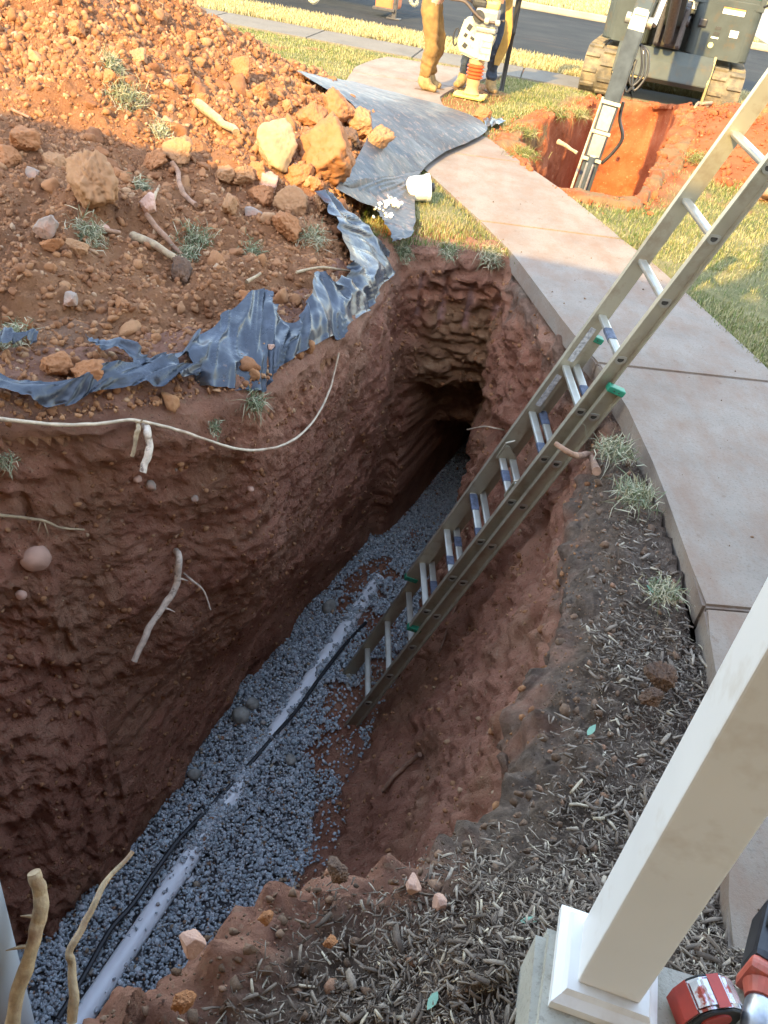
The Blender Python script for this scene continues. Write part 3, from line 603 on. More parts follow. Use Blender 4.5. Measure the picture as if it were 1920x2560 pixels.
# crumbs on the trench lips and bed
inbed = lambda x, y: (d_poly(x, y, WALK) > .03) & ~in_poly(x, y, RIMC) & ((y < 1.25) | (x > .42)) & ~in_poly(x, y, WALK) & (y < 5.35) & (x > -.75) & (x < 1.25) & (d_poly(x, y, RIMC) < .6) & ~in_poly(x, y, SLABC)
P4 = scatter(22000, (-.75, 1.25, .35, 5.35), inbed); P4 = P4[P4[:, 2] > -.5]; tag(lumps('topsoil_crumbs', P4, .003 + .012 * RNG.uniform(size=len(P4)) ** 9, M_DARKCLOD, ICO1, .42, (.5, 1.4)), 'dark crumbs of topsoil along the edge of the trench', 'soil', kind='stuff')
# bits dropped on the walkway
xs = RNG.uniform(-.2, 2.1, 2600); ys = RNG.uniform(1.0, 8.0, 2600); dw = d_poly(xs, ys, WALK); k = in_poly(xs, ys, WALK) & (dw > .012) & (RNG.uniform(size=2600) < .05 + .5 * np.exp(-d_poly(xs, ys, WL, False) / .16) * sstep(-.2, .3, fbm(v3(xs, ys) * 2.2, 3, 51))); xs, ys = xs[k], ys[k]
tag(clods('walkway_crumbs', np.stack([xs, ys, np.full(len(xs), .0015)], 1), .0025 + .008 * RNG.uniform(size=len(xs)) ** 6, M_DARKCLOD, ICO1, 8, .2, cut=(.45, .9)), 'crumbs of soil dropped on the concrete walkway', 'soil', kind='stuff')
# ---- wood chip mulch
def chips(name, P, Nn, ln, wd, mat, tilt=.35, thick=.0025):
    n = len(P); az = RNG.uniform(0, 2 * math.pi, n); d = np.stack([np.cos(az), np.sin(az), RNG.normal(0, tilt, n)], 1); Nn = np.asarray(Nn)
    d -= Nn * np.sum(d * Nn, 1)[:, None] * .8; d /= np.linalg.norm(d, axis=1)[:, None]; b = np.cross(Nn, d); b /= np.linalg.norm(b, axis=1)[:, None] + 1e-9
    ro = RNG.normal(0, .5, n)[:, None]; c = np.cross(d, b); b2 = b * np.cos(ro) + c * np.sin(ro); c2 = np.cross(d, b2)
    l, wv = ln[:, None], wd[:, None]; th = thick * (1 + RNG.uniform(0, 1.5, n))[:, None]; bend = RNG.normal(0, .030, n)[:, None] * l
    pts = []
    for (u, v_, k) in ((-1, .7, 0), (-.95, -.75, 0), (.05, -.95, 1), (1, -.6, 0), (.93, .55, 0), (-.05, .9, 1)):
        j1 = 1 + RNG.uniform(-.22, .12, (n, 1)); j3 = RNG.uniform(.25, 1.15, (n, 1)); pts.append(P + d * l * u * .5 * j1 + b2 * wv * v_ * .5 * j3 + c2 * bend * k)
    T = np.stack([p + c2 * th for p in pts] + [p - c2 * th * .6 for p in pts], 1)
    f = [(0, 1, 2, 5), (2, 3, 4, 5), (11, 8, 7, 6), (11, 10, 9, 8)] + [(k, k + 6, (k + 1) % 6 + 6, (k + 1) % 6) for k in range(6)]
    F = (np.array(f)[None] + (np.arange(n) * 12)[:, None, None]).reshape(-1, 4)
    return np_mesh(name, T.reshape(-1, 3), F, mat)
xs = RNG.uniform(-.6, 1.7, 270000); ys = RNG.uniform(.3, 3.9, 270000); k = RNG.uniform(size=len(xs)) < .45 + .75 * sstep(-.35, .25, fbm(v3(xs, ys) * 3.1, 3, 12)); xs, ys = xs[k], ys[k]; k = inbed(xs, ys) | (~in_poly(xs, ys, WALK) & ~in_poly(xs, ys, SLABC) & (ys < 2.0) & (xs > .3)); k &= (RNG.uniform(size=len(xs)) < np.clip(1.15 - .36 * ys, .14, 1) * sstep(.03, .20, d_poly(xs, ys, RIMC) + .05 * vnoise(v3(xs, ys) * 9, 2))); xs, ys = xs[k], ys[k]
P, Nn = drop_many(xs, ys); k = (P[:, 2] > -.17) & (Nn[:, 2] > .5); P, Nn = P[k], Nn[k]; n = len(P); P[:, 2] += RNG.uniform(.001, .010, n)
ln = .005 + .036 * RNG.uniform(size=n) ** 3.0
tag(chips('wood_mulch', P, Nn, ln, ln * RNG.uniform(.06, .30, n) + .0010, M_CHIP, tilt=.22, thick=.0006), 'grey brown shredded wood mulch covering the flower bed', 'mulch', kind='stuff')
k = RNG.permutation(len(P))[:420]; Pb = P[k] + np.array([0, 0, .006]); lb = .022 + .040 * RNG.uniform(size=len(k)) ** 1.6
tag(chips('bark_pieces', Pb, Nn[k], lb, lb * RNG.uniform(.14, .38, len(k)), M_CHIP, tilt=.3, thick=.0018), 'larger flat pieces of bark among the shredded mulch', 'mulch', kind='stuff')
# ---- grass
def blades(name, P, hgt, wid, mat, lean=.7, label=None, cat='grass'):
    n = len(P); az = RNG.uniform(0, 2 * math.pi, n); le = np.abs(RNG.normal(0, lean, n)); d = np.stack([np.cos(az) * np.sin(le), np.sin(az) * np.sin(le), np.cos(le)], 1)
    s = np.stack([-np.sin(az + RNG.uniform(-.8, .8, n)), np.cos(az), np.zeros(n)], 1); h = hgt[:, None]; wv = wid[:, None]
    a = P - s * wv; b = P + s * wv; m1 = P + d * h * .55 + np.array([0, 0, .12]) * h; tip = P + d * h; tip[:, 2] -= .15 * hgt * le
    T = np.stack([a, b, m1 + s * wv * .7, m1 - s * wv * .7, tip + s * wv * .1, tip - s * wv * .1], 1)
    F = (np.array([(0, 1, 2, 3), (3, 2, 4, 5)])[None] + (np.arange(n) * 6)[:, None, None]).reshape(-1, 4)
    return tag(np_mesh(name, T.reshape(-1, 3), F, mat), label, cat, kind='stuff')
n = 520000; yy = 4.2 + 9.0 * RNG.uniform(size=n) ** 1.5; xx = -4.6 + RNG.uniform(size=n) * 12.0; cw = in_poly(xx, yy, WALK); u = np.abs(xx / (yy + .1))
k = ~cw & (u < .66) & ~in_poly(xx, yy, PIT) & (d_poly(xx, yy, PIT) > .09) & ~in_poly(xx, yy, RIMC) & (d_poly(xx, yy, RIMC) > -.01) & (yy < 12.9 - .12 * (xx + .9)) & ~((yy < 5.15) & (xx < .55)) & ~((yy < 5.2) & (xx < 1.2))
H, md = mh(xx, yy); k &= md < -.03; k &= (gh(xx, yy) < .03) | ((yy < 8.3) & (gh(xx, yy) < .06)) | ((xx < 2.0) & (gh(xx, yy) < .1)); k &= ~((d_poly(xx, yy, PIT) < .35) & (RNG.uniform(size=n) < .75))
k &= (fbm(v3(xx, yy) * .9, 4, 88) < .45) | (RNG.uniform(size=n) < .35)
xx, yy = xx[k], yy[k]; P = np.stack([xx, yy, gh(xx, yy) - .004], 1); n = len(P)
blades('lawn_grass', P, RNG.uniform(.018, .05, n), np.where(yy > 8, .0030, .0022), M_GRASS, .75, 'short dormant lawn of mixed green and straw coloured grass')
n = 60000; xx = RNG.uniform(-6, 6.5, n); f = RNG.uniform(0, 1, n); yy = 14.07 - .12 * (xx + 1) + f * 1.55; P = np.stack([xx, yy, np.full(n, -.012)], 1); blades('verge_grass', P, RNG.uniform(.04, .10, n), np.full(n, .006), M_DRY, .6, 'strip of dry straw coloured grass between pavement and kerb')
n = 30000; xx = RNG.uniform(-3, 14, n); yy = 25.8 - .12 * (xx - 2) + RNG.uniform(0, 1, n) ** 1.5 * 8; k = ~((xx > 7.4 + (yy - 25) * .12)); xx, yy = xx[k], yy[k]; P = np.stack([xx, yy, np.full(len(xx), .03)], 1); blades('far_grass', P, RNG.uniform(.05, .12, len(xx)), np.full(len(xx), .012), M_DRY, .6, 'dry grass on the far side of the road')
# ================================================================== HOUSE (behind the camera; throws the big shadow)
M_SIDING = simple('tan_siding', (.56, .39, .25), .75, var=.08); M_TRIM = simple('white_trim', (.78, .78, .77), .45, var=.04); M_SHING = simple('grey_shingles', (.10, .095, .09), .95, var=.3)
house = empty('house', (0, -2, .2), label='tan house with a shingled porch roof standing behind the viewpoint', cat='house')
def hp(x, y, z): return (x, y + 2, z - .2)
EV = lambda x: .93 - .105 * (x + 1.71); EZ = 2.75
mb = MB(); mb.prism([hp(-5.2, -1.7 + .3, .0), hp(7, -1.7 - .6, .0), hp(7, -2.0 - .6, .0), hp(-5.2, -2.0 + .3, .0)], (0, 0, 4.3)); mb.build('wall', M_SIDING, house)
a = [(-5.2, EV(-5.2), EZ), (4.4, EV(4.4), EZ), (4.4, EV(4.4) - 4, EZ + 1.35), (-5.2, EV(-5.2) - 4, EZ + 1.35)]
mb = MB(); mb.prism([hp(*p) for p in a], (0, 0, -.16)); mb.build('roof', M_SHING, house)
mb = MB(); mb.prism([hp(-5.2, EV(-5.2) - .25, EZ - .42), hp(4.4, EV(4.4) - .25, EZ - .42), hp(4.4, EV(4.4) - .40, EZ - .42), hp(-5.2, EV(-5.2) - .40, EZ - .42)], (0, 0, .25)); mb.build('porch_beam', M_TRIM, house)
def back(dx, dy, y=None):
    """the point of the eave's upright plane that shades the lawn at this place in the photo"""
    g = G(dx, dy, 0); t = 0; k = -Vector(TRAVEL)
    for _ in range(30): t += (g.y + k.y * t - EV(g.x + k.x * t)) / (-k.y) * .9
    return g + k * t
for nm, pl in (('lawn_shadow_caster', [(1440, 646), (1478, 628), (1530, 620), (1598, 598), (1643, 572), (1644, 527), (1900, 470), (1900, 800), (1641, 705), (1639, 651), (1644, 628), (1620, 600), (1553, 630), (1560, 647), (1556, 690)]),):
    mb = MB(); q_ = [back(*p) for p in pl]; mb.prism([hp(*p) for p in q_], (-.02, -.12, 0)); mb.build(nm, M_TRIM, house)  # unseen plate, shaped only to throw the shadow on the right-hand lawn
# ================================================================== LADDER
M_ALU = simple('brown_grey_aluminium', (.40, .36, .265), .45, .6, var=.12, scale=5, dirt=(.27, .20, .13), dscale=7, dlim=(.52, .75))
M_RUNG = simple('ribbed_aluminium', (.42, .40, .34), .42, .65, var=.10, scale=14, dirt=(.40, .31, .22), dscale=11, dlim=(.55, .75))
M_GREEN = simple('green_plastic', (.015, .17, .095), .5); M_TAPE = simple('worn_blue_tape', (.065, .075, .105), .6, var=.5, scale=40); M_HOLE = simple('rung_hollow', (.05, .045, .035), .9)
M_STK = simple('worn_grey_sticker', (.36, .36, .36), .6, var=.5, scale=60)
PB = Vector((.099, 3.593, -4.074 + 1.68)); PF = Vector((.329, 3.563, -3.203 + 1.68))
LU = Vector((.318, -.0525, .9465)).normalized(); LW = Vector((-.0535, .40, .041)); LW = (LW - LU * LW.dot(LU)).normalized(); LN = LU.cross(LW).normalized()
if LN.dot(PF - PB) < 0: LN = -LN
off = PF - PB; dN = off.dot(LN); dU = off.dot(LU); dW = off.dot(LW)
lad = empty('extension_ladder', PB - LU * .33, label='two section aluminium extension ladder leaning out of the trench against the walkway edge', cat='ladder'); LO = PB - LU * .33
LM = Matrix((LW, LN, LU)).transposed()         # local axes: across, front, along
def LP(a, n_, u): return LM @ Vector((a, n_, u))
def rail(a, n0, u0, u1, depth, side):
    """channel section, flanges outward"""
    t, fl = .0035, .026; s = side; prof = [(a, -depth / 2), (a, depth / 2), (a + s * fl, depth / 2), (a + s * fl, depth / 2 - .006), (a + s * t, depth / 2 - .008), (a + s * t, -depth / 2 + .008), (a + s * fl, -depth / 2 + .006), (a + s * fl, -depth / 2)]
    mb = MB(); mb.prism([LP(x, n0 + y, u0) for x, y in prof], LP(0, 0, u1 - u0)); return mb.build('side_rail', M_ALU, lad)
def dprof(r, k=1.0):
    return [(r * math.cos(t), r * .95 * math.sin(t)) for t in np.linspace(math.pi, 2 * math.pi, 11)] + [(r * .93, .008 * k), (r * .55, .010 * k), (-r * .55, .010 * k), (-r * .93, .008 * k)]
def rung(a0, a1, n0, u, tapes=()):
    # D section, flat tread up and to the front
    mb = MB(); ro, ri = .0195, .0155; ax_f = LN; wup = Vector((0, 0, 1)); upv = (wup - LW * wup.dot(LW)).normalized(); fr_ = LW.cross(upv); c0 = LM @ Vector((0, n0, u))
    def ring(a, r, k): return [mb.bm.verts.new(c0 + LW * a + fr_ * x + upv * y) for x, y in dprof(r, k)]
    A, B, Ci, Di = ring(a0, ro, 1), ring(a1, ro, 1), ring(a0, ri, .6), ring(a1, ri, .6); n = len(A)
    for k in range(n):
        j = (k + 1) % n
        for q_ in ((A[k], A[j], B[j], B[k]), (Ci[j], Ci[k], Di[k], Di[j]), (A[j], A[k], Ci[k], Ci[j]), (B[k], B[j], Di[j], Di[k])): mb.bm.faces.new(q_)
    for a in (a0 + .004, a1 - .004):           # swaged collars
        E1, E2 = ring(a - .003, ro + .007, 1.5), ring(a + .003, ro + .007, 1.5); mb.bm.faces.new(E1[::-1]) if False else None
        I1, I2 = ring(a - .003, ro - .0005, 1), ring(a + .003, ro - .0005, 1)
        for k in range(n):
            j = (k + 1) % n
            for q_ in ((E1[k], E1[j], E2[j], E2[k]), (E1[j], E1[k], I1[k], I1[j]), (E2[k], E2[j], I2[j], I2[k])): mb.bm.faces.new(q_)
    for a in (a0 + .004, a1 - .004):
        f_ = mb.bm.faces.new(ring(a, ri, .6)); f_.material_index = 1  # dark discs paint the shade inside the hollow rung ends
    r = mb.build('rung', [M_RUNG, M_HOLE], lad)
    for (p0, p1) in tapes:
        mb = MB(); A = [c0 + LW * (a0 + (a1 - a0) * p0) + fr_ * x * 1.06 + upv * y * 1.06 for x, y in dprof(ro + .0012, 1.1)]; mb.prism(A, LW * (a1 - a0) * (p1 - p0)); mb.build('tape_wrap', M_TAPE, r)
S1 = .3048; wB, wF = .425, .372; oF = dW
for a, s in ((0, -1), (wB, 1)): rail(a, 0, -.02, .33 + 8 * S1 + .17, .080, s)
for a, s in ((oF, -1), (oF + wF, 1)): rail(a, dN, dU + .33 - .16, dU + .33 + 9 * S1 + .30, .078, s)
for k in range(-1, 9): rung(-.010, wB + .010, 0, .33 + k * S1, {4: [(.62, .80)], 5: [], 6: [], 7: [(.70, .95)], 8: [(.30, .55)], 3: [(.35, .6)]}.get(k, ()))
for k in range(10): rung(oF - .010, oF + wF + .010, dN, dU + .33 + k * S1, {1: [(.25, .42)], 2: [(.62, .95), (.05, .25)], 3: [(.40, .62)], 4: [(.12, .3)], 6: [(.42, .66)]}.get(k, ()))
def endcap(a, n0, u, s, d):
    mb = MB(); c = LP(a + s * .012, n0, u); mb.box((0, 0, 0), (.040, d + .006, .030), bev=.005); bmesh.ops.transform(mb.bm, matrix=Matrix.Translation(c) @ LM.to_4x4(), verts=mb.bm.verts[:])
    e = mb.build('end_cap', M_GREEN, lad)
    for q_ in (-.012, .012):
        m2 = MB(); m2.box((0, 0, 0), (.043, .006, .006), bev=.001); bmesh.ops.transform(m2.bm, matrix=Matrix.Translation(c + LP(0, q_, 0)) @ LM.to_4x4(), verts=m2.bm.verts[:]); m2.build('rivet', M_HOLE, e)
for a, s in ((0, -1), (wB, 1)): endcap(a, 0, .33 + 8 * S1 + .165, s, .080)
for a, s in ((oF, -1), (oF + wF, 1)): endcap(a, dN, dU + .33 - .15, s, .078); endcap(a, dN, dU + .33 + 9 * S1 + .30, s, .078)
for u in (5.45, 4.5):                           # labels inside the far rail
    mb = MB(); mb.box((0, 0, 0), (.002, .03, .20)); bmesh.ops.transform(mb.bm, matrix=Matrix.Translation(LP(oF + wF - .003, dN, dU + .33 + u * S1)) @ LM.to_4x4(), verts=mb.bm.verts[:]); mb.build('sticker', M_STK, lad)
for a in (oF + wF - .03, oF + .03):             # rung locks
    u = dU + .33 + 3 * S1; mb = MB(); mb.prism([LP(a - .006, dN + .03, u - .01), LP(a - .006, dN - .07, u - .015), LP(a - .006, dN - .075, u + .03), LP(a - .006, dN + .01, u + .09), LP(a - .006, dN + .028, u + .085)], LP(.012, 0, 0), .002); mb.tube([LP(a, dN + .03, u + .0), LP(a, dN + .035, u + .10), LP(a, dN + .0, u + .13)], .006, 6); mb.build('rung_lock', M_ALU, lad)
# ================================================================== PORCH
ZP = .22; HY = R_(-10.5)
tag(slab('porch_floor', [(.405, .845), (.345, .40), (.30, -.2), (.05, -1.4), (4.6, -2.2), (4.6, .1), (1.66, .62), (.86, .765)], ZP, .5, M_SLAB, bev=.02), None)
M_VINYL = simple('white_vinyl', (.74, .73, .71), .4, var=.04, scale=4, dirt=(.56, .50, .43), dscale=5, dlim=(.54, .74), bump=.05)
col = empty('porch_column', (.515, .765, ZP), HY, label='square white vinyl porch column with a stepped base trim', cat='column')
mb = MB(); mb.box((0, 0, 1.22), (.106, .106, 2.36), bev=.004); mb.build('shaft', M_VINYL, col)
mb = MB(); w0, w1_ = .106, .172
for z0_, z1_, ww, tw in ((0, .020, .178, .178), (.020, .030, .178, .150), (.030, .040, .150, .138)):
    A = [(-.5 * ww, -.5 * ww, z0_), (.5 * ww, -.5 * ww, z0_), (.5 * ww, .5 * ww, z0_), (-.5 * ww, .5 * ww, z0_)]; B = [(x / ww * tw, y / ww * tw, z1_) for x, y, _ in A]
    va = [mb.bm.verts.new(p) for p in A]; vb = [mb.bm.verts.new(p) for p in B]
    for k in range(4): mb.bm.faces.new((va[k], va[(k + 1) % 4], vb[(k + 1) % 4], vb[k]))
    if z1_ > .035: mb.bm.faces.new(vb)
mb.build('base_trim', M_VINYL, col)
down = empty('standing_pipe', (-.545, .66, -.15), label='upright white plastic pipe rising from the soil at the near trench corner', cat='pipe')
mb = MB(); mb.tube([(0, 0, 0), (0, 0, 1.2), (0, 0, 2.6)], .046, 32); mb.build('pipe', simple('sky_tinted_pvc', (.24, .265, .30), .4, var=.06, scale=3), down, smooth=True)  # white pipe; shade and sky reflection are put into its colour
# tape measure
M_RED = simple('red_plastic', (.42, .045, .03), .4); M_CHROME = simple('scuffed_chrome', (.62, .64, .68), .25, .85, var=.2, scale=60, dirt=(.35, .08, .06), dscale=30, dlim=(.55, .62)); M_DK = simple('black_rubber', (.02, .02, .02), .6)
tmz = ZP + .024; tp = G(1540, 2150, tmz + .04)
tm = empty('tape_measure', (tp.x, tp.y, tmz - .022), R_(14), label='scuffed chrome and red tape measure lying on the porch floor', cat='tape measure')
prof = [(-.042, 0), (.044, 0), (.046, .030), (.036, .062), (.018, .074), (-.018, .074), (-.034, .062), (-.042, .034)]
mb = MB(); mb.prism([(x, -.019, z) for x, z in prof], (0, .038, 0), .004); mb.build('case', M_CHROME, tm)
for yy_, s in ((-.0195, -1), (.0195, 1)):
    mb = MB(); mb.prism([(x * .86, yy_, .005 + z * .86) for x, z in prof], (0, s * .003, 0), .001); f_ = mb.build('side_plate', M_DK, tm)
    mb = MB(); mb.tube([(0, yy_ + s * .003, .036), (0, yy_ + s * .0055, .036)], .022, 24); mb.build('hub_disc', M_RED, f_)
mb = MB(); mb.prism([(-.0425, -.0195, .004), (-.0425, -.0195, .034), (-.0345, -.0195, .0625), (-.0355, -.0195, .0635), (-.0445, -.0195, .035), (-.0445, -.0195, .004)], (0, .039, 0)); mb.build('red_bumper', M_RED, tm)
mb = MB(); mb.prism([(-.006, -.0197, .0745), (.012, -.0197, .0745), (.012, -.0197, .0755), (-.006, -.0197, .0755)], (0, .0394, 0)); mb.build('red_band', M_RED, tm)
mb = MB(); mb.box((.050, 0, .004), (.014, .022, .0015)); mb.box((.0565, 0, .000), (.0015, .022, .012)); mb.build('tape_hook', M_CHROME, tm)
tm.scale = (1.2, 1.35, 1.05); tm.location.z = ZP + .003
# cordless driver
M_DTOOL = simple('black_tool_plastic', (.025, .025, .028), .35, var=.3, dirt=(.12, .10, .09), dscale=25, dlim=(.6, .8)); M_SALMON = simple('faded_red_plastic', (.48, .10, .06), .45, var=.2, dirt=(.35, .2, .14), dscale=20); M_STEEL = simple('worn_steel', (.42, .43, .45), .35, .8, var=.25, scale=40)
dp = G(1634, 2108, ZP + .05); dr_ = empty('cordless_driver', (dp.x + .03, dp.y + .02, ZP), R_(64), label='red and black cordless driver with a steel nose lying beside the tape measure', cat='power tool')
mb = MB(); mb.box((.045, 0, .048), (.13, .078, .085), bev=.014); mb.box((.075, 0, .096), (.07, .066, .02), bev=.006); mb.build('motor_housing', M_DTOOL, dr_)
mb = MB(); mb.box((-.030, 0, .046), (.030, .082, .082), bev=.012); mb.tube([(-.045, 0, .046), (-.07, 0, .046)], [.036, .028], 20); mb.build('red_collar', M_SALMON, dr_)
mb = MB(); mb.box((.055, -.0405, .05), (.07, .004, .022), bev=.0015); mb.build('red_stripe', M_SALMON, dr_)
mb = MB(); mb.tube([(-.068, 0, .046), (-.075, 0, .046), (-.125, 0, .044), (-.135, 0, .044), (-.160, 0, .043)], [.022, .026, .025, .018, .016], 24); mb.build('nose', M_STEEL, dr_, smooth=True)
mb = MB(); mb.box((.02, -.075, .028), (.044, .10, .040), bev=.012); mb.box((.02, -.135, .032), (.085, .05, .058), bev=.01); mb.build('handle', M_DTOOL, dr_)
# ================================================================== PLASTIC SHEET
def plastic(name='black_plastic_sheet', base=(.030, .036, .048), dust_sheen=(.14, .165, .21), br=.64, rl=(.22, .46), spec=.5):
    t = NT(name); d = t.ramp(t.noise(4, 7, .75), [(.50, (0, 0, 0)), (.80, (.6, .6, .6))])
    c = t.mix(d, base, dust_sheen); c = t.mix(t.ramp(t.noise(17, 6, .75), [(br, (0, 0, 0)), (br + .1, (.7, .7, .7))]), c, (.27, .17, .115)); t.base(c)  # the bluish dust tone also carries sky sheen put into the colour
    t.rough(t.ramp(t.noise(5, 7, .72), [(.35, (rl[0],) * 3), (.75, (rl[1],) * 3)])); t.b.inputs['Specular IOR Level'].default_value = spec
    t.bump(t.noise(5, 3, .5), .45, .05); return t.m
M_PLAS = plastic(); M_PLASD = plastic('dusty_plastic_sheet', (.045, .047, .050), (.10, .095, .085), .54, (.42, .62), .35)
def sheet(name, inner, outer, nu, nv, zf, label, seed=0, fold=.05, ffreq=5.0, sag=0.0, mat=None):
    """sheet between two edge lines given as world points; folds run across it"""
    def rs(P, n):
        P = np.array([p[:] for p in P]); s = np.concatenate([[0], np.cumsum(np.linalg.norm(np.diff(P, axis=0), axis=1))]); Q = []
        Pi = np.array([p[:] for p in smooth_pts([Vector(p) for p in P], 10)]); si = np.linspace(0, 1, len(Pi)); return np.stack([np.interp(np.linspace(0, 1, n), si, Pi[:, k]) for k in range(3)], 1)
    A, B = rs(inner, nu), rs(outer, nu); t = np.linspace(0, 1, nv)[None, :, None]; V = A[:, None] * (1 - t) + B[:, None] * t
    uu = np.repeat(np.linspace(0, 1, nu), nv); vv = np.tile(t[0, :, 0], nu); V = V.reshape(-1, 3); q = np.stack([uu * ffreq * 2.2 + vv * 1.1, vv * 1.3, np.full(len(uu), seed * 3.7)], 1)
    q[:, 0] += .8 * vnoise(q * .7 + 3, seed + 2); f = np.cos(3.2 * vnoise(q * .8, seed)); f2 = 1 - np.abs(vnoise(q * [2.7, 1.7, 1] + 9, seed + 4)) * 2; V[:, 2] += fold * (.6 * f + .22 * f2) + .30 * fold * fbm(V * 5, 2, seed) + zf
    V[:, 0] += .35 * fold * f2; V[:, 1] += .35 * fold * f
    V[:, 2] -= sag * sstep(.75, 1.0, vv); jag = np.where(vv > .93, 1.0, 0) * .012 * vnoise(np.stack([uu * 26, vv * 0, vv * 0], 1), 8); V[:, 1] += jag
    i = np.arange(nu - 1)[:, None] * nv; j = np.arange(nv - 1)[None, :]; F = np.stack([i + j, i + j + 1, i + nv + j + 1, i + nv + j], -1).reshape(-1, 4)
    return tag(np_mesh(name, V, F, mat or M_PLAS, smooth=True), label, 'plastic sheet')
def SG(dx, dy, lift=.02): p, n = pick(dx, dy); return Vector((p.x, p.y, p.z + lift))
sheet('plastic_sheet', [SG(-40, 820), SG(60, 842), SG(150, 845), SG(235, 828), SG(310, 808), SG(365, 812), SG(430, 824)], [SG(-40, 868), SG(50, 893), SG(105, 910), SG(200, 892), SG(290, 875), SG(370, 855), SG(436, 834)], 120, 16, .045, 'lower twisted band of black plastic along the rim above the long pale root', 3, .030, 3.5)
sheet('plastic_sheet', [SG(185, 757), SG(235, 762), SG(300, 785), SG(370, 805), SG(428, 824)], [SG(215, 775), SG(262, 792), SG(300, 815), SG(350, 835), SG(432, 838)], 90, 14, .05, 'short wrinkled tongue of black plastic half covered by crumbled clay', 7, .028, 3)
sheet('plastic_sheet', [SG(-40, 748), SG(20, 752), SG(85, 755)], [SG(-40, 778), SG(20, 776), SG(82, 772)], 50, 8, .05, 'small strip of black plastic showing at the left edge of the spoil heap', 5, .02, 4)
sheet('plastic_sheet', [SG(365, 775), SG(450, 738), SG(510, 695), SG(560, 668, .06), SG(598, 703), SG(632, 722), SG(655, 690), SG(676, 642, .05), SG(712, 640), SG(745, 628), SG(752, 585), SG(725, 520), SG(677, 458, .06)], [SG(432, 832), SG(492, 858), SG(550, 866), SG(575, 842), SG(600, 812), SG(660, 778), SG(705, 752), SG(745, 728), SG(790, 690), SG(822, 640), SG(845, 592), SG(800, 520), SG(737, 462, .06)], 260, 40, .035, 'large crumpled flap of black plastic draped over the left rim and rising toward the rocks', 11, .06, 7.5, .04)
# the part lying over the walkway
sheet('plastic_sheet', [SG(720, 432), SG(742, 400), SG(775, 350), SG(790, 300), SG(760, 245), SG(690, 205), SG(640, 172)], [G(826, 472), G(868, 420), G(905, 385), G(946, 348), G(1050, 288), G(960, 240), G(762, 186)], 150, 60, .035, 'wide sheet of black plastic spread across the walkway and lit by the sun', 15, .014, 3, mat=M_PLASD)
sheet('plastic_sheet', [SG(735, 425), SG(800, 470), SG(822, 505), SG(838, 530)], [G(905, 385), G(893, 440), G(889, 520), G(845, 545)], 70, 34, .05, 'sheet of black plastic holding white stone chips in a fold beside the white cap', 19, .022, 2.5, mat=M_PLASD)
sheet('plastic_sheet', [G(1040, 262), G(1062, 262), G(1082, 264)], [G(1048, 280), G(1066, 278), G(1090, 270)], 20, 8, .03, 'dark crumpled corner of plastic sheet on the lawn beyond the small clay lump', 23, .02, 3)
M_CHIPW = simple('white_stone', (.66, .63, .55), .9, var=.2)
P = np.array([[*(G(a + RNG.normal(0, 11), b + RNG.normal(0, 5), .075))[:]] for a, b in [(838, 437)] * 40 + [(815, 442)] * 14 + [(845, 462)] * 10])
tag(clods('stone_chips', P, RNG.uniform(.008, .020, len(P)), M_CHIPW), 'scatter of white stone chips lying on the plastic sheet', 'stone chips', kind='stuff')
# white cap
wc = G(905, 433, 0); cap = empty('pipe_cap', (wc.x, wc.y, .085), label='white plastic cap lying on its side at the edge of the plastic sheet', cat='pipe cap')
Mx = Matrix.Rotation(R_(80), 4, 'Y') @ Matrix.Rotation(R_(-12), 4, 'X')
mb = MB(); mb.lathe([(.001, -.10), (.055, -.098), (.078, -.08), (.084, -.05), (.086, .03), (.086, .05)], 32, Mx); mb.build('dome', M_VINYL, cap, smooth=True)
mb = MB(); mb.lathe([(.089, .035), (.093, .037), (.093, .062), (.075, .066), (.07, .060)], 32, Mx); mb.build('rim', M_VINYL, cap, smooth=True)
mb = MB(); mb.lathe([(.03, .058), (.03, .095), (.02, .10)], 16, Mx); mb.build('plug', M_DK, cap)
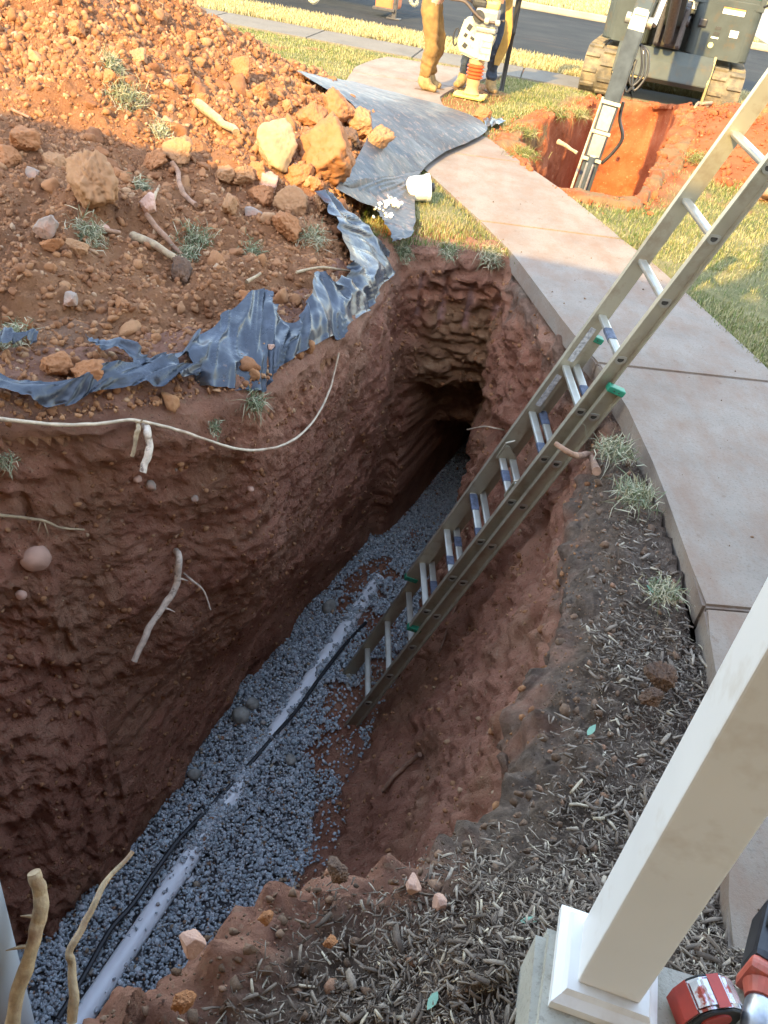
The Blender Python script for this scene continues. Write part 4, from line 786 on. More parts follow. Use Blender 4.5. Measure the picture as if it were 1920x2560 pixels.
# ================================================================== ROCKS on the heap
M_RK = {'clay': clod_mat('clay_lump', [(0, (.25, .100, .042)), (1, (.31, .135, .058))], 9), 'tan': clod_mat('tan_lump', [(0, (.27, .13, .06)), (1, (.32, .175, .088))], 9), 'pale': simple('pale_stone', (.36, .24, .12), .9, var=.25, scale=9, bump=.5, dirt=(.36, .17, .09), dscale=6), 'grey': simple('grey_stone', (.27, .20, .155), .9, var=.3, scale=12, bump=.5, dirt=(.34, .17, .11), dscale=7), 'pink': simple('pink_stone', (.44, .26, .185), .85, var=.2, scale=9, bump=.4), 'dark': clod_mat('dark_lump', [(0, (.06, .042, .032)), (1, (.09, .06, .045))], 14)}
ROCKS = [  # display x, y, width px, kind, label
 (703, 322, 128, 'clay', 'biggest sunlit clay boulder at the foot of the spoil heap'), (582, 296, 118, 'pale', 'tall pale yellow stone standing sunlit on the slope of the heap'),
 (730, 232, 80, 'clay', 'squarish clay lump topmost of the boulders by the plastic sheet'), (768, 262, 84, 'tan', 'jagged tan clay lump right of the squarish one'), (800, 255, 38, 'clay', 'rounded clay lump at the right tip of the heap, on the plastic'), (795, 300, 74, 'tan', 'leaning tan lump under the right tip of the heap'),
 (752, 292, 52, 'dark', 'shaded dark lump between the jagged and the biggest boulder'), (690, 245, 74, 'clay', 'clay lump left of the squarish boulder'), (645, 372, 70, 'clay', 'bright red clay lump just inside the sunlight below the pale stone'), (600, 350, 36, 'tan', 'flat tan lump at the lower tip of the pale stone'), (680, 395, 40, 'clay', 'wedge shaped clay lump at the sunlit end of the heap'), (660, 372, 34, 'tan', 'small tan lump wedged by the bright red one'),
 (205, 385, 118, 'tan', 'broad tan lump with an orange break, largest in the shaded slope'), (318, 438, 46, 'pink', 'smooth pinkish stone below the broad tan lump'), (222, 490, 30, 'pink', 'bone shaped pink stone standing upright among the sticks'), (110, 480, 62, 'grey', 'rounded grey stone low on the left of the heap'), (105, 530, 46, 'clay', 'red lump in front of the rounded grey stone'), (165, 530, 38, 'tan', 'small tan lump right of the red one below the grey stone'),
 (50, 300, 62, 'clay', 'dark red lump at the left edge of the photo, upper one'), (110, 345, 58, 'tan', 'tan lump right of the upper left red lump'), (70, 372, 30, 'grey', 'small round grey stone under the upper left lumps'), (15, 330, 60, 'clay', 'clay lump cut by the left edge of the photo'),
 (330, 345, 52, 'clay', 'brown lump in shade just below the edge of the sunlight'), (390, 330, 62, 'tan', 'tan lump in shade near the top of the shadow edge'), (480, 372, 46, 'tan', 'square tan block in the shaded slope'), (520, 375, 44, 'tan', 'second square block right of the square tan block'), (555, 360, 50, 'clay', 'round clay lump in shade left of the pinkish white rock'), (640, 440, 66, 'tan', 'crumbly tan lump near the top end of the draped plastic'), (560, 412, 68, 'clay', 'clay lump in shade above the crumbly tan one'), (575, 386, 56, 'pink', 'pinkish white rock on the shadow edge'), (500, 440, 44, 'tan', 'tan lump beside the thin grey root'), (620, 480, 76, 'clay', 'low red lump on the slope left of the draped plastic'), (540, 455, 44, 'grey', 'grey brown lump between two clay lumps in the slope'), (690, 440, 40, 'tan', 'tan lump at the top end of the draped plastic'),
 (535, 640, 70, 'clay', 'cracked red slab in the slope above the plastic flap'), (150, 640, 42, 'grey', 'dark grey stone in the lower left of the heap'), (395, 585, 54, 'dark', 'dark lump of topsoil in the middle of the slope'), (585, 745, 24, 'pink', 'small round pink stone above the plastic flap'), (120, 780, 74, 'clay', 'lump of wet clay lying on the plastic at the left rim'), (200, 800, 88, 'clay', 'larger heap of crumbled clay lying on the plastic'),
 (410, 80, 36, 'clay', 'red lump near the crest of the heap in the sun'), (520, 150, 44, 'clay', 'lump on the skyline of the heap near its foot'), (300, 130, 40, 'tan', 'sunlit tan lump high in the middle of the heap'), (170, 60, 46, 'clay', 'sunlit clay lump at the top left of the heap'), (440, 215, 40, 'clay', 'sunlit red lump above the long yellow root'), (560, 210, 44, 'tan', 'sunlit tan lump between skyline and pale stone'), (400, 170, 36, 'clay', 'sunlit round lump in the upper middle slope'), (240, 170, 40, 'clay', 'sunlit lump above the grassy clod'), (620, 225, 34, 'tan', 'small sunlit lump under the skyline at the foot'), (555, 195, 52, 'clay', 'pointed sunlit lump where the skyline meets the lawn'),
 (1043, 245, 34, 'clay', 'small orange clay lump lying on the far corner of the plastic sheet'), (1320, 252, 14, 'clay', 'tiny clay lump on the lawn left of the machine pit')]
for (a, b, wpx, kd, lab) in ROCKS:
    p, n = pick(a, b + wpx * .28); dist = (p - Vector(EYE)).length; r = wpx * DS / FPX * dist * .5; fl = {222: (.45, .5, 1.1)}.get(a)
    o = clods('rock' if kd in ('pale', 'grey', 'pink') else 'clay_lump', np.zeros((1, 3)), [r * 1.12], M_RK[kd], ICO5, 20, .0, (.72, 1.15), True, (.46, .84), .15 if kd in ('clay', 'tan', 'dark') else .07)
    o.location = p + n * r * .32 + Vector((0, 0, r * .1)); tag(o, lab, 'rock' if kd in ('pale', 'grey', 'pink') else 'clay lump', 'lumps and stones on the spoil heap')
for (a, b, wpx, kd, lab) in [(728, 1870, 62, 'dark', 'dark ball of topsoil on the near bank above the trench'), (890, 1905, 46, 'pink', 'pink pebble on the mulch, larger of two near the middle'), (948, 1947, 40, 'pink', 'yellowish pebble on the mulch, smaller of two near the middle'), (415, 2030, 50, 'pink', 'white and pink stone bedded in the near bank of the trench'), (712, 2030, 30, 'clay', 'square red crumb on the mulch near the bottom'), (395, 2150, 50, 'clay', 'red clay lump low on the near bank'), (1420, 1450, 70, 'dark', 'tall dark clump of topsoil standing on the mulch bed'), (1405, 1500, 50, 'dark', 'lower dark clump of topsoil in front of the tall one'), (575, 1975, 40, 'clay', 'red clay lump on the crest of the near bank')]:
    p, n = pick(a, b + wpx * .25); dist = (p - Vector(EYE)).length; r = wpx * DS / FPX * dist * .5
    o = clods('rock' if kd == 'pink' else 'soil_lump', np.zeros((1, 3)), [r * 1.05], M_RK[kd], ICO5, 18, .0, (.7, 1.1), True, (.52, .88), .20 if kd != 'pink' else .05); o.location = p + n * r * .3; tag(o, lab, 'rock' if kd == 'pink' else 'soil lump', 'lumps and stones on the mulch bank')
for (a, b, wpx, kd, lab) in [(75, 1200, 56, 'pink', 'pink stone bedded in the left wall under the lower pale root'), (45, 1285, 22, 'pink', 'small pink stone in the left wall below the larger pink one'), (297, 1033, 20, 'pink', 'pink pebble in the left wall below the white root stub'), (380, 1215 - 200, 8, 'grey', 'tiny grey pebble in the left wall'), (325, 1050, 24, 'grey', 'pale pebble in the left wall, right of the pink pebble'), (420, 1075, 18, 'grey', 'small white pebble in the left wall under the sagging root'), (540, 955 + 100, 16, 'pink', 'small stone low under the sagging root')]:
    p, n = pick(a, b); dist = (p - Vector(EYE)).length; r = wpx * DS / FPX * dist * .5
    o = clods('rock', np.zeros((1, 3)), [r * 1.05], M_RK[kd], ICO3, 10, .0, (.75, 1.1), True, (.65, .98), .03); o.location = p + n * r * .25; tag(o, lab, 'rock', 'stones in the trench wall')
# ================================================================== ROOTS AND STICKS
M_BARK = simple('pale_root', (.33, .24, .14), .8, var=.28, scale=45, bump=.5, dirt=(.22, .13, .08), dscale=18, dlim=(.52, .7)); M_WHITEROOT = simple('bleached_root', (.58, .47, .36), .75, var=.2, scale=40, bump=.4, dirt=(.16, .11, .08), dscale=22, dlim=(.55, .66)); M_BROWNROOT = simple('brown_root', (.27, .15, .09), .85, var=.3, scale=30, bump=.6, dirt=(.14, .07, .045), dscale=14); M_CREAM = simple('cream_root', (.50, .40, .28), .7, var=.25, scale=30, bump=.4, dirt=(.30, .18, .11), dscale=9)
def wallpts(pp, lift): return [ (lambda h: h[0] + h[1] * lift + Vector((0, 0, .0)))(pick(a, b)) for a, b in pp]
def stick(name, pts, r0, r1, mat, label, cat='root', group=None, twigs=(), k=9):
    P = smooth_pts(pts, k); n = len(P); sd_ = random.random() * 50; tt = v3(np.arange(n) * .17, sd_, 0); rs = [(r0 + (r1 - r0) * i / (n - 1)) * (1 + .11 * a) for i, a in enumerate(fbm(tt, 3, 3))]
    jx, jy, jz = (fbm(tt * .8, 2, q) * r0 * .3 for q in (5, 6, 7)); P = [p + Vector((jx[i], jy[i], jz[i])) for i, p in enumerate(P)]
    mb = MB(); mb.tube(P, rs, 12)
    for v in mb.bm.verts: v.co += Vector(tuple(vnoise(np.array([v.co[:]]) * (.35 / r0) + q, 9)[0] * r0 * .12 for q in (0, 5, 9)))
    for (i, v, l) in twigs:
        p = P[int(i * (n - 1))]; v = Vector(v).normalized(); mb.tube([p, p + v * l * .5 + Vector((0, 0, l * .06)), p + v * l], [r0 * .4, r0 * .25, r0 * .08], 6)
    return tag(mb.build(name, mat, smooth=True), label, cat, group)
GRP = 'roots and sticks cut by the digging'
LR = smooth_pts([Vector((a, b, 0)) for a, b in [(-20, 903), (60, 912), (130, 918), (210, 915), (272, 908), (310, 910), (370, 925), (440, 948), (500, 966), (545, 973), (600, 965), (645, 942), (680, 905), (705, 858), (720, 815), (731, 762)]], 4)
LT = np.array([(pick(p.x, p.y)[0] - Vector(EYE)).length for p in LR]); LT = np.array([LT[max(0, i - 3):i + 4].min() for i in range(len(LT))]); LT = np.convolve(np.pad(LT, 3, 'edge'), np.ones(7) / 7, 'valid') - .03
A = [Vector(EYE) + Vector(ray(p.x, p.y)).normalized() * t for p, t in zip(LR, LT)]
stick('long_root', A, .0072, .0048, M_CREAM, 'long thin cream root sagging along the left rim of the trench', group=GRP, k=3)
def hang(a0, b0, pts, lift0=.0, out=(.10, .0)):
    p, n = pick(a0, b0); nh = Vector((n.x, n.y, 0)).normalized(); base = p - nh * .05; res = [base]; d0 = (p - Vector(EYE)).length; pl = p + nh * .04
    for i, (a, b) in enumerate(pts):
        d = Vector(ray(a, b)).normalized(); q0 = pl + nh * (.03 + out[0] * i / len(pts)); den = d.dot(nh); t = (q0 - Vector(EYE)).dot(nh) / den; res.append(Vector(EYE) + d * t)
    return res
stick('broken_root', hang(388, 1198, [(386, 1205), (384, 1250), (370, 1285), (345, 1320), (322, 1355), (305, 1390), (290, 1428)]), .016, .014, M_WHITEROOT, 'thick bare root hanging from the left wall, longest one there', group=GRP, twigs=[(.3, (1, 0, -.1), .05), (.55, (1, .2, -.5), .06)])
stick('thin_root', hang(405, 1245, [(412, 1250), (430, 1265), (445, 1285), (455, 1318)]), .006, .003, M_WHITEROOT, 'thin crooked root beside the thick bare root in the left wall', group=GRP)
stick('broken_root', hang(316, 925, [(317, 930), (322, 955), (318, 985), (305, 1018)]), .015, .014, M_WHITEROOT, 'short white root stub hanging below the long cream root', group=GRP)
stick('broken_root', hang(305, 918, [(300, 925), (294, 945), (286, 985)], out=(.05, 0)), .010, .007, M_BARK, 'split yellowish stub left of the short white root stub', group=GRP, twigs=[(.2, (.6, -.3, .6), .07)])
stick('thin_root', wallpts([(-10, 1104), (40, 1108), (90, 1115), (135, 1130), (172, 1148)], .03), .008, .004, M_BARK, 'pale root lying on the left wall at the edge of the photo', group=GRP, twigs=[(.5, (-.2, -.3, -.9), .06), (.55, (.3, -.2, -.9), .07)])
stick('bare_branch', [G(28, 2230, .06), G(48, 2120, .16), G(62, 2070, .20), G(75, 2010, .24), G(86, 1965, .27), G(80, 1925, .30), G(74, 1885, .33)], .0125, .0105, M_BARK, 'thick peeled branch standing at the bottom left in front of the upright pipe', group=GRP, twigs=[(.62, (-1, -.1, .0), .03), (.42, (-1, -.2, -.3), .045)])
stick('bare_branch', [G(158, 2208, -.02), G(160, 2160, .02), G(154, 2085, .06), G(150, 2060, .08), G(175, 2010, .10), G(205, 1950, .12), G(240, 1890, .13), G(288, 1840, .14)], .0095, .004, M_BARK, 'slender bent branch rising over the white pipe at the bottom left', group=GRP)
stick('broken_root', wallpts([(1290, 1018)], .0) + [pick(1270, 1005)[0] + Vector((-.01, 0, .05)), GY(1240, 985, 2.88), GY(1198, 957, 2.90)], .017, .010, M_BROWNROOT, 'stout brown root jutting over the ladder rail from the mulch bank', group=GRP)
stick('thin_root', hang(1090, 935, [(1070, 925), (1045, 921), (1010, 928)], out=(.02, 0)), .006, .004, M_CREAM, 'thin pale root sticking out of the right wall beside the tunnel mouth', group=GRP)
stick('thin_root', wallpts([(1000, 1250), (985, 1310), (965, 1370), (950, 1410)], .012), .010, .006, M_BROWNROOT, 'brown root running down the right wall behind the ladder', group=GRP)
stick('broken_root', wallpts([(915, 1628), (880, 1660), (850, 1690), (832, 1712)], .02), .014, .010, M_BROWNROOT, 'gnarled brown root low in the right wall near the ladder foot', group=GRP)
for pp, r, lab, m in (([(425, 235), (455, 255), (490, 275), (520, 295)], .030, 'long yellow root lying on the sunlit slope of the heap', M_BARK), ([(372, 358), (380, 385), (395, 405), (412, 430), (416, 455)], .016, 'forked grey root on the shaded slope', M_BROWNROOT), ([(290, 520), (330, 545), (375, 565), (392, 572)], .022, 'thick broken branch with splintered ends in the pile of sticks', M_BARK), ([(318, 470), (345, 505), (368, 535), (388, 555)], .015, 'stick leaning across the pile of sticks, upper one', M_BROWNROOT), ([(165, 492), (205, 498), (250, 512)], .014, 'stick lying left of the bone shaped stone', M_BROWNROOT), ([(315, 462), (330, 440), (337, 418)], .010, 'grey stick pointing up at the top of the pile of sticks', M_BARK), ([(30, 245), (60, 262)], .010, 'dark stick at the upper left of the slope', M_BROWNROOT), ([(640, 592), (690, 585), (755, 592)], .007, 'thin stick lying above the draped plastic', M_BARK), ([(745, 650 - 20), (720, 612)], .012, 'short stub of wood beside the draped plastic', M_BROWNROOT), ([(530, 612), (560, 600)], .010, 'short twig on the slope above the plastic flap', M_BARK)):
    stick('stick', wallpts(pp, r * .8 + .02), r, r * .7, m, lab, 'stick', GRP)
# grass tufts
def tuft(p, n, r, cnt, hgt, label, grp='tufts of torn grass', mat=None):
    cnt = int(cnt * 1.6); hgt = hgt * .72; r = r * .9
    a = RNG.normal(0, r * .5, (cnt, 3)); a -= np.outer(a @ np.array(n[:]), np.array(n[:])) * .7; P = np.array(p[:]) + a
    az = RNG.uniform(0, 2 * math.pi, cnt); d = np.array(n[:]) * .6 + RNG.normal(0, .6, (cnt, 3)); d /= np.linalg.norm(d, axis=1)[:, None]; h = (hgt * RNG.uniform(.4, 1.2, cnt))[:, None]; s = np.cross(d, RNG.normal(size=(cnt, 3))); s /= np.linalg.norm(s, axis=1)[:, None]; wv = .0016
    m1 = P + d * h * .6; tp_ = P + d * h + RNG.normal(0, .25, (cnt, 3)) * h - np.array([0, 0, .3]) * h
    T = np.stack([P - s * wv, P + s * wv, m1 + s * wv, m1 - s * wv, tp_ + s * .0004, tp_ - s * .0004], 1); F = (np.array([(0, 1, 2, 3), (3, 2, 4, 5)])[None] + (np.arange(cnt) * 6)[:, None, None]).reshape(-1, 4)
    return tag(np_mesh('grass_tuft', T.reshape(-1, 3), F, mat or M_TUFT), label, 'grass tuft', grp)
for (a, b, r, cnt, hg, lab) in [(1325, 980, .07, 260, .10, 'straw coloured tuft at the walkway edge, nearest the stout brown root'), (1370, 1075, .08, 260, .09, 'green grey tuft below the straw coloured one beside the walkway'), (1430, 1285, .06, 200, .07, 'pale tuft beside the walkway halfway down the mulch bed'), (190, 510, .08, 260, .08, 'grey green tuft below the sticks on the heap'), (420, 520, .09, 260, .08, 'grey tuft right of the sticks on the heap'), (400, 575 - 20, .07, 160, .07, 'low tuft at the end of the broken branch'), (300, 405, .05, 150, .08, 'dark green tuft behind the pinkish stone'), (30, 735, .07, 200, .08, 'wiry tuft at the left edge above the plastic strip'), (675, 515, .07, 200, .08, 'tuft beside the top of the draped plastic'), (545, 548, .07, 160, .06, 'flat tuft in the middle of the slope'), (545, 870, .04, 120, .09, 'tuft of roots hanging below the plastic flap'), (10, 995, .04, 90, .06, 'dark tuft in the left wall at the edge of the photo'), (460, 920 + 0, .03, 60, .05, 'hair roots in the left wall below the plastic'), (240, 150, .10, 300, .10, 'sunlit dry tuft high on the heap'), (270, 215, .12, 360, .11, 'large sunlit straw clump on the heap'), (345, 290, .07, 220, .10, 'straw clump at the edge of the sunlight'), (870, 545, .06, 200, .08, 'tuft hanging at the top of the end wall, left'), (1060, 555, .07, 260, .09, 'tuft hanging at the top of the end wall, right'), (970, 545, .06, 200, .07, 'tuft hanging at the top of the end wall, middle')]:
    p, n = pick(a, b); tuft(p + n * .01, n if n.z > .2 else (n + Vector((0, 0, .6))).normalized(), r, cnt, hg, lab)
# fallen leaves on the mulch
M_LEAF = simple('green_leaf', (.16, .30, .20), .5, var=.2)
for (a, b, lab) in ((1275, 1583, 'blue green leaf lying on the mulch bed'), (932, 2168, 'green leaf near the bottom on the mulch'), (1405, 2010 - 730, 'small olive leaf beside the walkway tuft'), (1140 * 1.0, 1995, 'light green leaf in front of the porch column')):
    p, n = pick(a, b); mb = MB(); L_ = .022; az = RNG.uniform(0, 6); d = Vector((math.cos(az), math.sin(az), .15)); s = Vector((-math.sin(az), math.cos(az), 0)); c = p + Vector((0, 0, .012))
    t_ = [(-1, 0), (-.5, .32), (.1, .38), (.6, .22), (1, 0), (.6, -.22), (.1, -.38), (-.5, -.32)]; mb.prism([c + d * L_ * u + s * L_ * v for u, v in t_], (0, 0, .0008)); tag(mb.build('leaf', M_LEAF), lab, 'leaf', 'leaves on the mulch')
# ================================================================== PEOPLE
def skin(name, verts, edges, radii, mat, parent, sub=2, root=0):
    me = bpy.data.meshes.new('t'); me.from_pydata([tuple(v) for v in verts], edges, []); ob = bpy.data.objects.new('t', me); COL.objects.link(ob)
    m = ob.modifiers.new('s', 'SKIN'); m.use_smooth_shade = True
    for i, sv in enumerate(me.skin_vertices[0].data):
        r = radii[i]; sv.radius = r if isinstance(r, tuple) else (r, r); sv.use_root = (i == root)
    s2 = ob.modifiers.new('u', 'SUBSURF'); s2.levels = sub; s2.render_levels = sub
    dg = bpy.context.evaluated_depsgraph_get(); out = bpy.data.meshes.new_from_object(ob.evaluated_get(dg)); bpy.data.objects.remove(ob); out.name = name
    return link_mesh(name, out, mat, parent, True)
M_SKIN = simple('skin', (.50, .27, .18), .55, var=.08); M_HAIR = simple('dark_hair', (.03, .022, .018), .7)
M_KHAKI = simple('tan_work_trousers', (.22, .12, .034), .9, var=.25, scale=14, dirt=(.15, .075, .025), dscale=6); M_NAVY = simple('grey_blue_sweatshirt', (.10, .12, .16), .9, var=.15, scale=20); M_JEAN = simple('dark_jeans', (.028, .038, .058), .85, var=.3, scale=22, dirt=(.16, .17, .19), dscale=9, dlim=(.6, .75)); M_BOOT = simple('tan_boots', (.27, .17, .065), .8, var=.3, scale=26); M_JACK = simple('tan_jacket', (.33, .20, .05), .85, var=.2, scale=16); M_SOLE = simple('boot_sole', (.12, .07, .04), .9)
def person(loc, rz, J, cloth, label, grp=None):
    """J: joint dictionary in metres (x forward, y left, z up)"""
    p = empty('person', loc, rz, label=label, cat='person')
    V = []; E = []; Rr = []
    def add(pt, r, par=None):
        V.append(pt); Rr.append(r)
        if par is not None: E.append((par, len(V) - 1))
        return len(V) - 1
    def lerp(a, b, t): return tuple(a[k] + (b[k] - a[k]) * t for k in range(3))
    pel = add(J['pel'], (.15, .11)); wst = add(lerp(J['pel'], J['chest'], .45), (.135, .10), pel); ch = add(J['chest'], (.155, .11), wst); nk = add(J['neck'], .058, ch); h0 = add(J['head'], (.075, .085), nk)
    hd = Vector(J['head']) - Vector(J['neck']); hd.normalize(); h1 = add(tuple(Vector(J['head']) + hd * .10), (.072, .085), h0)
    fw = Vector(J['face']).normalized(); add(tuple(Vector(J['head']) + fw * .095 + hd * .035), .016, h0)          # nose
    for s in ('l', 'r'):
        sg = 1 if s == 'l' else -1; ear = Vector(J['head']) + hd * .04 + hd.cross(fw).normalized() * (.085 * sg); add(tuple(ear), .018, h0)
        hp_ = add(J['hip' + s], .092, pel); kn = add(J['kne' + s], .062, hp_); cf = add(lerp(J['kne' + s], J['ank' + s], .3), .060, kn); an = add(J['ank' + s], .040, cf); toe = Vector(J['ank' + s]) + Vector(J.get('toe' + s, (.17, 0, -.06))); add(tuple(toe), (.038, .028), an)
        sh = add(J['sho' + s], .062, ch); el = add(J['elb' + s], .043, sh); wr = add(J['wri' + s], .030, el)
        d = Vector(J['wri' + s]) - Vector(J['elb' + s]); d.normalize(); pm = Vector(J['wri' + s]) + d * .07; pmi = add(tuple(pm), (.040, .020), wr); sd = d.cross(Vector((0, 0, 1))).normalized(); dn = Vector((0, 0, -1))
        for k, (o_, L_) in enumerate(((-.030, .062), (-.010, .074), (.010, .070), (.028, .055))):
            f0 = pm + sd * o_ + d * .030; f1 = f0 + d * L_ * .5; f2 = f1 + (d * .3 + dn).normalized() * L_ * .5; a_ = add(tuple(f0), .0095, pmi); b_ = add(tuple(f1), .009, a_); add(tuple(f2), .0075, b_)
        t0 = Vector(J['wri' + s]) + d * .035 - sd * .030; a_ = add(tuple(t0), .011, pmi); add(tuple(t0 - sd * .02 + d * .035 + dn * .02), .009, a_)
    skin('body', V, E, Rr, M_SKIN, p, 1)
    V2 = [J['pel'], lerp(J['pel'], J['chest'], .2)]; E2 = [(0, 1)]; R2 = [(.165, .125), (.155, .115)]
    for s in ('l', 'r'):
        for a, r in ((J['hip' + s], .108), (lerp(J['hip' + s], J['kne' + s], .5), .094), (J['kne' + s], .078), (lerp(J['kne' + s], J['ank' + s], .25), .077), (lerp(J['kne' + s], J['ank' + s], .65), .068), (lerp(J['kne' + s], J['ank' + s], .93), .070)):
            V2.append(a); R2.append(r); E2.append((0 if a is J['hip' + s] else len(V2) - 2, len(V2) - 1))
    tr = skin('trousers', V2, E2, R2, cloth[0], p, 3)
    b = np.empty(len(tr.data.vertices) * 3, np.float32); tr.data.vertices.foreach_get('co', b); b = b.reshape(-1, 3); w_ = .013 * fbm(b * [6, 6, 11] + b[:, [2, 2, 0]] * 4, 3, 3) * sstep(1.0, .2, b[:, 2]) + .006 * fbm(b * 18, 2, 4); nr = np.empty(len(b) * 3, np.float32); tr.data.vertices.foreach_get('normal', nr); b += nr.reshape(-1, 3) * w_[:, None]; tr.data.vertices.foreach_set('co', b.ravel())
    V2 = [lerp(J['pel'], J['chest'], -.02), lerp(J['pel'], J['chest'], .5), J['chest'], lerp(J['chest'], J['neck'], .7)]; E2 = [(0, 1), (1, 2), (2, 3)]; R2 = [(.175, .135), (.165, .13), (.178, .13), .075]
    for s in ('l', 'r'):
        i = len(V2); V2 += [J['sho' + s], lerp(J['sho' + s], J['elb' + s], .5), J['elb' + s], lerp(J['elb' + s], J['wri' + s], .5), lerp(J['elb' + s], J['wri' + s], .92)]; R2 += [.078, .066, .058, .052, .046]; E2 += [(2, i), (i, i + 1), (i + 1, i + 2), (i + 2, i + 3), (i + 3, i + 4)]
    skin('sweatshirt', V2, E2, R2, cloth[1], p, 2)
    for s in ('l', 'r'):
        a = Vector(J['ank' + s]); t = Vector(J.get('toe' + s, (.17, 0, -.06))); t.z = 0; t.normalize(); sd = Vector((-t.y, t.x, 0))
        bt = skin('boot', [tuple(a + Vector((0, 0, .10))), tuple(a + Vector((0, 0, .0))), tuple(a - t * .045 + Vector((0, 0, -.045))), tuple(a + t * .07 + Vector((0, 0, -.035))), tuple(a + t * .17 + Vector((0, 0, -.052)))], [(0, 1), (1, 2), (1, 3), (3, 4)], [.060, .058, .050, (.052, .048), (.050, .036)], cloth[2], p, 2, 1)
        mb = MB(); z = a.z - .098; o2 = [a - t * .09 + sd * .032, a + t * .05 + sd * .043, a + t * .19 + sd * .040, a + t * .215, a + t * .19 - sd * .040, a + t * .05 - sd * .043, a - t * .09 - sd * .032]; mb.prism([(q.x, q.y, z) for q in o2], (0, 0, .022), .004); mb.build('sole', M_SOLE, bt)
    # hair and face
    hc = Vector(J['head']) + hd * .055 - fw * .012; mb = MB(); bmesh.ops.create_uvsphere(mb.bm, u_segments=20, v_segments=12, radius=.112); 
    for v in list(mb.bm.verts):
        if v.co.dot(fw) > .045 and v.co.dot(hd) < .06 or v.co.dot(hd) < -.03: v.co *= .86
    bmesh.ops.translate(mb.bm, vec=hc, verts=mb.bm.verts[:]); mb.build('hair', M_HAIR, p, smooth=True)
    ew = hd.cross(fw).normalized()
    for sg in (-1, 1):
        mb = MB(); bmesh.ops.create_uvsphere(mb.bm, u_segments=10, v_segments=8, radius=.012, matrix=Matrix.Translation(Vector(J['head']) + hd * .055 + fw * .088 + ew * .034 * sg)); mb.build('eye', M_HAIR, p, smooth=True)
    mb = MB(); mm = Vector(J['head']) + fw * .088 - hd * .005; mb.tube([mm - ew * .025, mm + fw * .004, mm + ew * .025], .006, 6); mb.build('mouth', simple('lips', (.35, .12, .09), .5), p)
    return p
def D1(x, y): return ((960 + x * .2893) / DS, (y * .2893) / DS)
gA, gB = G(*D1(300, 775)), G(*D1(475, 815)); hd1 = math.atan2(gB.y - gA.y, gB.x - gA.x)
f1 = (G(*D1(350, 790)) + G(*D1(500, 765))) / 2
J1 = dict(pel=(-.11, 0, .90), chest=(.16, 0, 1.30), neck=(.28, 0, 1.49), head=(.36, 0, 1.57), face=(.8, 0, -.55), hipl=(-.11, .095, .85), hipr=(-.11, -.095, .85), knel=(.02, .13, .49), kner=(-.01, -.12, .49), ankl=(-.05, .16, .10), ankr=(-.04, -.13, .10), shol=(.20, .19, 1.40), shor=(.20, -.19, 1.40), elbl=(.27, .24, 1.13), elbr=(.27, -.22, 1.13), wril=(.43, .12, 1.06), wrir=(.43, -.10, 1.06))
person((f1.x - .06, f1.y, -.02), hd1 + .15, J1, (M_KHAKI, M_NAVY, M_BOOT), 'worker in tan trousers and tan boots bending over the rammer')
f2 = (G(*D1(645, 760)) + G(*D1(880, 780))) / 2
J2 = dict(pel=(0, 0, .95), chest=(.12, 0, 1.32), neck=(.19, 0, 1.50), head=(.24, 0, 1.60), face=(.85, 0, -.5), hipl=(0, .10, .90), hipr=(0, -.10, .90), knel=(.05, .15, .50), kner=(.03, -.14, .50), ankl=(-.02, .17, .10), ankr=(0, -.16, .10), toel=(.15, .08, -.06), toer=(.15, -.06, -.06), shol=(.15, .20, 1.40), shor=(.15, -.20, 1.40), elbl=(.26, .26, 1.14), elbr=(.24, -.25, 1.14), wril=(.42, .10, 1.04), wrir=(.40, -.14, 1.04))
p2 = person((f2.x + .03, f2.y + .03, -.02), R_(-95), J2, (M_JEAN, M_NAVY, M_BOOT), 'worker in dark jeans standing behind the rammer, facing the photographer')
mb = MB(); n_ = 14; zz = np.linspace(1.42, .33, n_)
L1 = [(.16 + .03 * math.sin(i * .9), .24 + .03 * math.cos(i * .7), z) for i, z in enumerate(zz)]; wd_ = [.10, .11, .105, .095, .09, .085, .08, .08, .085, .09, .10, .105, .10, .06]
for i in range(n_ - 1):
    a, b = L1[i], L1[i + 1]
    q = [[mb.bm.verts.new((a[0] + s * .025 + (k - .5) * .02, a[1] + (k - .5) * wd_[i], a[2])) for s in (0, 1) for k in (0, 1)], [mb.bm.verts.new((b[0] + s * .025 + (k - .5) * .02, b[1] + (k - .5) * wd_[i + 1], b[2])) for s in (0, 1) for k in (0, 1)]]
    for x in ((0, 1), (1, 3), (3, 2), (2, 0)): mb.bm.faces.new((q[0][x[0]], q[0][x[1]], q[1][x[1]], q[1][x[0]]))
bmesh.ops.remove_doubles(mb.bm, verts=mb.bm.verts[:], dist=.0005); mb.build('hanging_jacket', M_JACK, p2, smooth=True)
# ================================================================== RAMMER
M_CREAMP = simple('cream_paint', (.40, .37, .27), .5, var=.1, scale=12, dirt=(.33, .22, .12), dscale=14, dlim=(.56, .7)); M_ORG = simple('orange_bellows', (.50, .085, .02), .5, var=.15); M_TANM = simple('dusty_tan_metal', (.40, .24, .11), .7, var=.2, scale=14); M_YEL = simple('yellow_paint', (.66, .46, .10), .5, var=.1); M_GRYM = simple('grey_engine', (.22, .22, .21), .5, .2, var=.3, scale=18, dirt=(.40, .33, .2), dscale=14)
rg = G(*D1(748, 838)); ram = empty('rammer', (rg.x, rg.y, -.01), R_(-8), label='cream coloured upright rammer with orange bellows standing on the grass between the two workers', cat='tamping rammer')
mb = MB(); mb.box((-.02, 0, .022), (.34, .28, .03), bev=.01); mb.box((.15, 0, .035), (.05, .26, .03), bev=.008); mb.build('foot_plate', M_YEL, ram)
